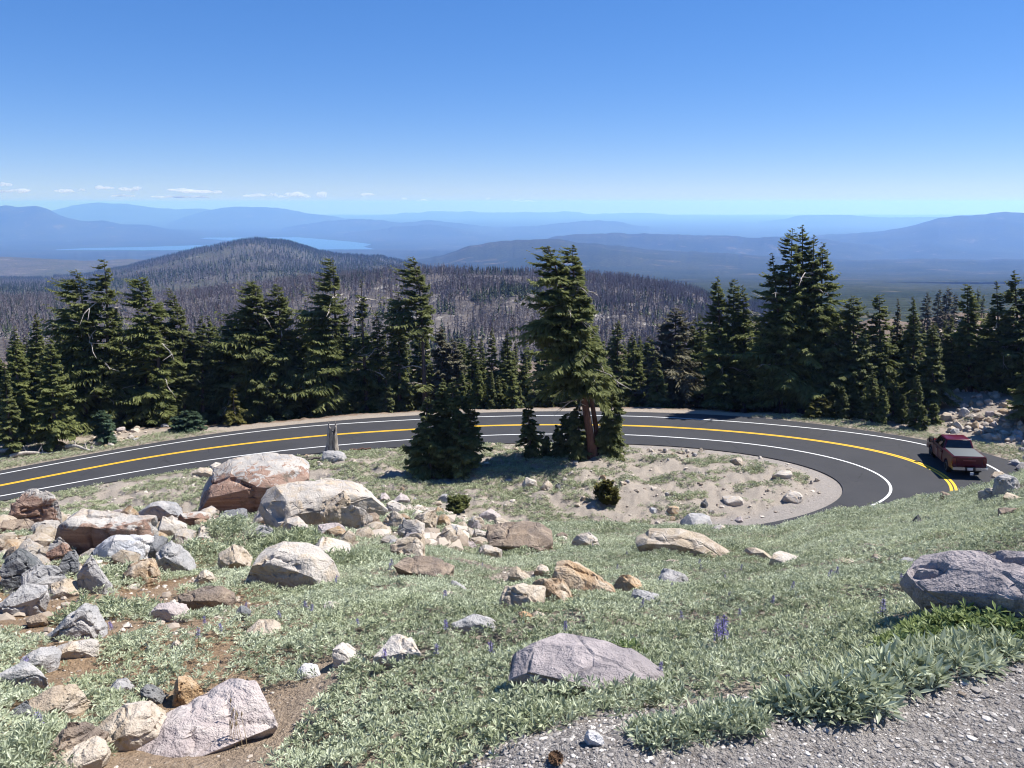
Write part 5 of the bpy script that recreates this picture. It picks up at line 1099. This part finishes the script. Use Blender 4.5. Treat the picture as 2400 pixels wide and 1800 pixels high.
FP = [(1690,1520,2.2),(1700,1528,2.0),(1681,1532,1.8),(1733,1460,1),(2065,1471,1.6),(1958,1361,1.3),(1940,1374,1.4),(1853,1401,1.2),(1734,1348,1.2),(2113,1385,1.2),(1685,1493,1.2),(1705,1424,1.1),(1807,1431,1.1),(922,1341,1.6),(915,1350,1.4),(1044,1422,1.4),(900,1571,1.4),(1153,1555,1.5),(721,1446,1.3),(730,1452,1.2),(62,1596,1.5),(266,1495,1.2),(206,1473,1.5),(212,1480,1.3),(466,1517,1.3),(520,1500,1.2),(106,1734,1.4),(1046,1500,1.3),(1236,1290,1.2),(1258,1412,1.3),(1390,1290,1.1),(1446,1345,1.1),(1470,1310,1.1),(1638,1335,1.2),(1640,1345,1.0),(1700,1370,1.0),(1575,1390,1.0),(530,1240,1.3),(556,1232,1.4),(572,1240,1.4),(600,1225,1.3),(520,1256,1.2),(560,1252,1.2),(740,1290,1.2),(640,1300,1.1),(575,1440,1.1),(660,1465,1.1),(480,1480,1.1),(1325,1500,1.1),(1545,1600,1.0),(1830,1640,1.0),(2230,1420,1.1),(1130,1340,1.1),(1020,1560,1.2),(840,1490,1.1),(1600,1470,1.1),(1500,1440,1.1),(190,1440,1.2),(300,1430,1.1),(790,1376,1.3),(785,1384,1.2)]
for i, (px, row, s) in enumerate(FP):
    p = at(px, row); root = link('lupine_flower', None, loc=(p.x, p.y, p.z + (.02 if p.y < 12 else .1))); root.scale = (s * .62,) * 3; root.rotation_euler = (rs.uniform(-.2, .2), rs.uniform(-.2, .2), rs.rand() * 6)
    bl, st = FM[i % 3]; link('petals', bl, root); link('stalk', st, root)
    if i < 3: tag(root, 'purple lupine spike in the showiest cluster, right of the purple pink boulder', 'flower', 'showiest cluster of lupine flowers')
    else: tag(root, 'small purple lupine spike among the silvery leaves', 'flower', 'lupine flowers dotted over the slope')

# pebbles of the gravel pad and loose stones on bare soil
n_ = N('gravel_pebbles'); cr = n_.n('ValToRGB'); n_.l(n_.attr('tint'), cr.inputs[0]); e = cr.color_ramp.elements
e[0].position, e[0].color = 0, (.10, .09, .086, 1); e[1].position, e[1].color = 1, (.68, .63, .56, 1)
for p_, c_ in ((.35, (.24, .218, .2, 1)), (.7, (.35, .32, .29, 1)), (.85, (.40, .365, .33, 1))): q_ = e.new(p_); q_.color = c_
PEB = n_.fin(cr.outputs[0], .85, .25)
n_ = N('loose_stone'); LST = n_.fin(n_.mix(n_.attr('tint'), (.24, .19, .145), (.56, .49, .41)), .9, .2)
def pebbles(name, x, y, z, s, mat, seed, flat=.6, smooth=False):
    r2 = np.random.RandomState(seed); V, Fc = ICO1; n = len(x)
    J = np.stack([V * (1 + r2.uniform(-.35, .25, (len(V), 1))) for _ in range(12)]); k = r2.randint(0, 12, n)
    a = r2.rand(n) * 6.28; ca, sa = np.cos(a)[:, None], np.sin(a)[:, None]; B = J[k]; sx = (s * r2.uniform(.7, 1.3, n))[:, None]
    X_ = B[..., 0] * sx; Y_ = B[..., 1] * s[:, None]; Z_ = B[..., 2] * (s * flat * r2.uniform(.6, 1.2, n))[:, None]
    P = np.stack([X_ * ca - Y_ * sa + x[:, None], X_ * sa + Y_ * ca + y[:, None], Z_ + z[:, None]], -1).reshape(-1, 3)
    Fa = (Fc[None] + (np.arange(n) * len(V))[:, None, None]).reshape(-1, 3)
    return mesh_np(name, P, Fa, [mat], tint=np.repeat(r2.rand(n), len(Fc)))
n = 130000; x, y = fan(rs, n, 1.45, 4.6); zn, kk = near_slope(x, y); k_ = (kk + .01 * fbm(x * 3, y * 3, 2, 4) < .028) & (x > -.9); x, y = x[k_][:60000], y[k_][:60000]
s = np.clip(np.exp(rs.randn(len(x)) * .5) * .0038, .0018, .016) * (y / 2.3) ** .3; z = ground(x, y) + s * .12
tag(link('gravel', pebbles('gravel', x, y, z, s, PEB, 3)), 'grey gravel covering the roadside pullout in the bottom right corner', 'gravel', kind='stuff')
n = 60000; x, y = fan(rs, n, 1.5, 20); zn, kk = near_slope(x, y); cv = cover(x, y, kk); k_ = (rs.rand(n) > cv * .96) & (kk < 1.1) & (kk > .01); x, y = x[k_], y[k_]
s = np.clip(np.exp(rs.randn(len(x)) * .7) * .007, .003, .06) * np.clip(y / 5, .6, 2); z = ground(x, y) + s * .15
n = 30000; x2, y2 = fan(rs, n, 30, 66); g = ground(x2, y2, info=True); k_ = ((g[2] > .5) & (g[1] > .5) & (rs.rand(n) < .5)) | ((g[2] < .5) & (g[1] > .4) & (y2 > 40) & (g[3] < .6) & (rs.rand(n) < .5)); x2, y2, z2 = x2[k_], y2[k_], g[0][k_]
s2 = np.clip(np.exp(rs.randn(len(x2)) * .55) * .045, .02, .2)
LS = np.array(LOOSE)
x, y, z, s = (np.concatenate(t) for t in ((x, x2, LS[:, 0]), (y, y2, LS[:, 1]), (z, z2 + s2 * .1, LS[:, 2] + .1 * LS[:, 3]), (s, s2, LS[:, 3] * .45)))
tag(link('loose_stones', pebbles('loose_stones', x, y, z, s, LST, 4)), 'small loose stones strewn over bare soil', 'stones', kind='stuff')

# dry stalks before the pink slab, and a cone on the gravel
DRY = plain('dry_straw', (.36, .28, .17), .8, .2)
for i in range(9):
    px = 556 + rs.uniform(-22, 26); p = at(px, 1748 + rs.uniform(-12, 8)); h = rs.uniform(.10, .20); q = np.linspace(0, 1, 7); b = rs.randn(2) * .02
    pp = np.stack([p.x + b[0] * q ** 2, p.y + b[1] * q ** 2, p.z - .01 + h * q], 1); v, f = tube(pp, .0016 * (1.1 - q * .6), 4)
    v2, f2 = tube(pp[-1] + np.array([[0, 0, 0], [.003, 0, .012], [.004, 0, .026]]), [.0018, .0042, .001], 5)
    v, f = merge([(v, f), (v2, f2)])
    tag(link('dry_grass_stalk', mesh_np('dry_grass_stalk', v, f, [DRY], smooth=True)), 'thin dry grass stalk standing before the pink slab', 'dry grass', 'dry stalks before the pink slab')
p = at(1300, 1788); root = link('pine_cone', None, loc=(p.x, p.y, p.z + .018)); root.rotation_euler = (1.2, .2, .5); tag(root, 'small brown cone lying where gravel meets the bottom edge', 'pine cone')
CONEM = bark_mat('cone_scales', (.09, .05, .03), (.2, .12, .07)); r2 = np.random.RandomState(2); V_, F_, o = [], [], 0
for k in range(70):
    t = k / 70; a = k * 2.4; r_ = .019 * math.sin(math.pi * (.12 + .83 * t)) ** .7; z = -.02 + .045 * t
    d = np.array([math.cos(a), math.sin(a), 0]); s_ = np.array([-d[1], d[0], 0]); b = d * r_ * .35 + [0, 0, z]; tip = d * (r_ + .006) + [0, 0, z + .006]
    V_ += [b - s_ * .002, (b + tip) / 2 - s_ * .0055, tip, (b + tip) / 2 + s_ * .0055, (b + tip) / 2 + [0, 0, -.002]]; F_ += [(o, o + 1, o + 2, o + 3)]; o += 5
v, f = tube([(0, 0, -.024), (0, 0, 0), (0, 0, .028)], [.006, .012, .004], 8)
link('scales', mesh_np('scales', np.array(V_), np.array(F_), [CONEM]), root); link('core', mesh_np('core', v, f, [CONEM]), root)

# ------------------------------------------------------------------ the pickup truck
def bm_obj(name, bm, mat, parent, smooth=True, ang=35):
    bmesh.ops.recalc_face_normals(bm, faces=bm.faces); me = bpy.data.meshes.new(name); bm.to_mesh(me); bm.free(); me.materials.append(mat)
    if smooth:
        me.polygons.foreach_set('use_smooth', np.ones(len(me.polygons), bool)); me.set_sharp_from_angle(angle=R(ang))
    return link(name, me, parent)
def prism(prof, x0, x1, bev=.03, seg=2):
    bm = bmesh.new(); a = [bm.verts.new((x0, y, z)) for y, z in prof]; b = [bm.verts.new((x1, y, z)) for y, z in prof]
    bm.faces.new(a); bm.faces.new(b[::-1])
    for i in range(len(prof)): j = (i + 1) % len(prof); bm.faces.new((a[i], a[j], b[j], b[i]))
    if bev:
        es = [e for e in bm.edges if (e.calc_face_angle(0) or 0) > .5 and abs(e.verts[0].co.x - e.verts[1].co.x) < 1e-5]
        bmesh.ops.bevel(bm, geom=es, offset=bev, segments=seg, profile=.5, affect='EDGES', clamp_overlap=True)
    return bm
def box(x0, x1, y0, y1, z0, z1, bev=.02): 
    bm = bmesh.new(); bmesh.ops.create_cube(bm, size=1)
    for v in bm.verts: v.co = Vector(((x0 + x1) / 2 + v.co.x * (x1 - x0), (y0 + y1) / 2 + v.co.y * (y1 - y0), (z0 + z1) / 2 + v.co.z * (z1 - z0)))
    if bev: bmesh.ops.bevel(bm, geom=list(bm.edges), offset=bev, segments=2, profile=.5, affect='EDGES', clamp_overlap=True)
    return bm
def lathe(prof, n=28, axis_x=0):
    bm = bmesh.new(); rings = []
    for x, r in prof: rings.append([bm.verts.new((x, r * math.cos(a), r * math.sin(a))) for a in np.linspace(0, 2 * math.pi, n, endpoint=False)])
    for p, q in zip(rings[:-1], rings[1:]):
        for i in range(n): bm.faces.new((p[i], p[(i + 1) % n], q[(i + 1) % n], q[i]))
    bm.faces.new(rings[0]); bm.faces.new(rings[-1][::-1]); return bm
RED = plain('dark_red_car_paint', (.075, .002, .008), .3, .25); RED.node_tree.nodes['Principled BSDF'].inputs['Coat Weight'].default_value = .25
RED.node_tree.nodes['Principled BSDF'].inputs['Coat Roughness'].default_value = .06
GLASS = plain('dark_tinted_glass', (.008, .009, .011), .04, .6); CHROME = plain('chrome', (.75, .76, .78), .14, .5, Metallic=1.0); BLACK = plain('black_plastic', (.015, .015, .016), .5, .4)
RUBBER = plain('tyre_rubber', (.014, .014, .015), .85, .2); ALLOY = plain('grey_alloy', (.30, .30, .31), .35, .5, Metallic=.8); VINYL = plain('grey_bed_cover_vinyl', (.11, .12, .118), .6, .3)
LAMP = plain('red_tail_lamp_plastic', (.12, .004, .004), .15, .6); PLATE = plain('number_plate_white', (.6, .63, .65), .4, .4); CLEAR = plain('headlamp_plastic', (.6, .62, .65), .1, .6)
tp = to_plane([(2262, 1106)])[0]
TL = Vector((29.35, 47.8, 0)); TL.z = float(plane(TL.x, TL.y)) + .006
truck = tag(link('pickup_truck', None, loc=TL), 'dark red crew cab pickup truck with a grey bed cover driving round the bend', 'pickup truck')
hd = R(-14); fwd = Vector((-math.sin(hd), math.cos(hd), 0)); fwd.z = .03 * fwd.x - .056 * fwd.y; up = Vector((-.03, .056, 1)).normalized(); fwd.normalize(); rt = fwd.cross(up).normalized(); up = rt.cross(fwd)
truck.rotation_mode = 'QUATERNION'; truck.rotation_quaternion = Matrix((rt, fwd, up)).transposed().to_quaternion()
def arch(cy, r=.50, cz=.42): return [(cy + r * math.cos(a), cz + r * math.sin(a)) for a in np.linspace(math.pi - .25, .25, 11)]
prof = [(-1.2, .60), (-.9, .54)] + arch(0) + [(.75, .46), (2.95, .46)] + arch(3.68) + [(4.3, .50), (4.62, .60), (4.68, .95), (4.58, 1.14), (4.2, 1.20), (3.3, 1.27), (.93, 1.31), (.93, 1.36), (-1.22, 1.36), (-1.24, 1.30), (-1.2, .9)]
bm = prism(prof, -.99, .99, .05)
for v in bm.verts:                                        # tumblehome: the flanks lean in above the shoulder line
    if v.co.z > 1.05: v.co.x *= 1 - .045 * (v.co.z - 1.05) / .3
body = bm_obj('body', bm, RED, truck)
cb = [(-.93, .95, 1.29), (.93, .95, 1.29), (.93, 3.32, 1.25), (-.93, 3.32, 1.25)]; ct_ = [(-.73, 1.18, 1.93), (.73, 1.18, 1.93), (.71, 2.55, 1.92), (-.71, 2.55, 1.92)]
bm = bmesh.new(); a = [bm.verts.new(p) for p in cb]; b = [bm.verts.new(p) for p in ct_]; bm.faces.new(a[::-1]); bm.faces.new(b)
for i in range(4): bm.faces.new((a[i], a[(i + 1) % 4], b[(i + 1) % 4], b[i]))
bmesh.ops.bevel(bm, geom=[e for e in bm.edges if max(v.co.z for v in e.verts) > 1.5], offset=.075, segments=3, profile=.5, affect='EDGES', clamp_overlap=True)
bm_obj('cab', bm, RED, truck)
def pane(name, i, u0, u1, v0, v1, mat=GLASS, off=.012, parent=None, taper=0):
    A, B, C_, D = (Vector(p) for p in (cb[i], cb[(i + 1) % 4], ct_[(i + 1) % 4], ct_[i])); nrm = (B - A).cross(D - A).normalized()
    f = lambda u, v: (A.lerp(B, u)).lerp(D.lerp(C_, u), v)
    q = [f(u0, v0), f(u1, v0), f(u1 - taper, v1), f(u0 + taper, v1)]; bm = bmesh.new()
    lo = [bm.verts.new(p - nrm * .02) for p in q]; hi = [bm.verts.new(p + nrm * off) for p in q]; bm.faces.new(hi); bm.faces.new(lo[::-1])
    for k in range(4): bm.faces.new((lo[k], lo[(k + 1) % 4], hi[(k + 1) % 4], hi[k]))
    bmesh.ops.bevel(bm, geom=[e for e in bm.edges], offset=.008, segments=1, affect='EDGES'); return bm_obj(name, bm, mat, parent or truck)
pane('rear_window', 0, .06, .94, .10, .90); pane('windscreen', 2, .05, .95, .08, .92)
for i, (fa, fb) in ((1, ((.09, .44), (.48, .83))), (3, ((.56, .91), (.17, .52)))):
    pane('side_window', i, fa[0], fa[1], .10, .84); pane('side_window', i, fb[0], fb[1], .10, .84)
for s in (-1, 1):
    for y0, y1 in ((.98, 2.02), (2.05, 3.10)):
        dr = bm_obj('door', box(s * .955, s * 1.0, y0, y1, .56, 1.18, .012), RED, truck); bm_obj('handle', box(s * 1.0, s * 1.03, y0 + .1, y0 + .3, 1.06, 1.09, .008), BLACK, dr)
    mr = bm_obj('wing_mirror', box(s * 1.08, s * 1.30, 2.78, 2.92, 1.30, 1.62, .03), BLACK, truck); bm_obj('mirror_glass', box(s * 1.11, s * 1.27, 2.765, 2.785, 1.34, 1.58, .005), CHROME, mr); bm_obj('arm', box(min(s * .88, s * 1.12), max(s * .88, s * 1.12), 2.83, 2.89, 1.33, 1.40, .01), BLACK, mr)
    lm = bm_obj('tail_light', box(min(s * .76, s * .985), max(s * .76, s * .985), -1.262, -1.0, .86, 1.27, .02), LAMP, truck); bm_obj('headlight', box(min(s * .6, s * .96), max(s * .6, s * .96), 4.45, 4.695, .88, 1.06, .02), CLEAR, truck)
tg = bm_obj('tailgate', box(-.735, .735, -1.265, -1.20, .74, 1.345, .02), RED, truck); bm_obj('trim_strip', box(-.36, .36, -1.275, -1.262, 1.10, 1.16, .004), plain('dull_red_trim', (.20, .05, .06), .3, .5, Metallic=.5), tg); bm_obj('handle', box(-.12, .12, -1.285, -1.262, 1.235, 1.28, .006), BLACK, tg)
bm_obj('bed_cover', box(-.86, .86, -1.17, .90, 1.355, 1.395, .015), VINYL, truck)
bp = [(-1.5, .56), (-1.5, .74), (-1.22, .76), (-1.22, .56)]
bu = bm_obj('rear_bumper', prism(bp, -1.0, -.30, .03), CHROME, truck); bm_obj('bumper_end', prism(bp, .30, 1.0, .03), CHROME, bu)
bm_obj('bumper_step', box(-.30, .30, -1.47, -1.22, .52, .72, .02), BLACK, bu); bm_obj('number_plate', box(-.16, .16, -1.485, -1.468, .55, .71, .004), PLATE, bu)
hc = bm_obj('tow_hitch', box(-.04, .04, -1.62, -1.1, .38, .46, .01), BLACK, truck); bm_obj('hitch_cover', box(-.03, .16, -1.64, -1.60, .28, .46, .01), PLATE, hc)
bm_obj('front_bumper', prism([(4.55, .48), (4.78, .50), (4.80, .70), (4.6, .74)], -.98, .98, .04), CHROME, truck); bm_obj('grille', box(-.58, .58, 4.6, 4.705, .76, 1.08, .02), BLACK, truck)
bm_obj('chassis', box(-.78, .78, -1.1, 4.3, .34, .62, .03), BLACK, truck); bm_obj('roof_light_bar', box(-.26, .26, 1.13, 1.19, 1.865, 1.90, .01), LAMP, truck)
bm = lathe([(0, .03), (.4, .03)]); bmesh.ops.rotate(bm, verts=bm.verts, cent=(0, 0, 0), matrix=Matrix.Rotation(R(90), 3, 'Z')); bmesh.ops.translate(bm, verts=bm.verts, vec=(.62, -1.35, .42)); bm_obj('exhaust_pipe', bm, CHROME, truck)
for s in (-1, 1):
    for y in (0, 3.68):
        w = link('wheel', None, truck, (s * .86, y, .405))
        bm_obj('tyre', lathe([(-.13, .25), (-.145, .34), (-.11, .395), (.11, .395), (.145, .34), (.13, .25)]), RUBBER, w)
        bm = lathe([(-.10, .24), (-.135, .252), (s * .09, .10), (s * .13, .03)] if s > 0 else [(.10, .24), (.135, .252), (-.09, .10), (-.13, .03)]); bm = lathe([(s * .02, .25), (s * .13, .255), (s * .135, .235), (s * .07, .20), (s * .085, .06), (s * .11, .05), (s * .112, .01)]); bm_obj('rim', bm, ALLOY, w)
        bm = bmesh.new()
        for k in range(6):
            b2 = box(s * .075, s * .115, .05, .225, -.035, .035, .006); me_ = bpy.data.meshes.new('t'); bmesh.ops.rotate(b2, verts=b2.verts, cent=(0, 0, 0), matrix=Matrix.Rotation(k * math.pi / 3, 3, 'X')); b2.to_mesh(me_); b2.free(); bm.from_mesh(me_); bpy.data.meshes.remove(me_)
        bm_obj('spokes', bm, ALLOY, w)
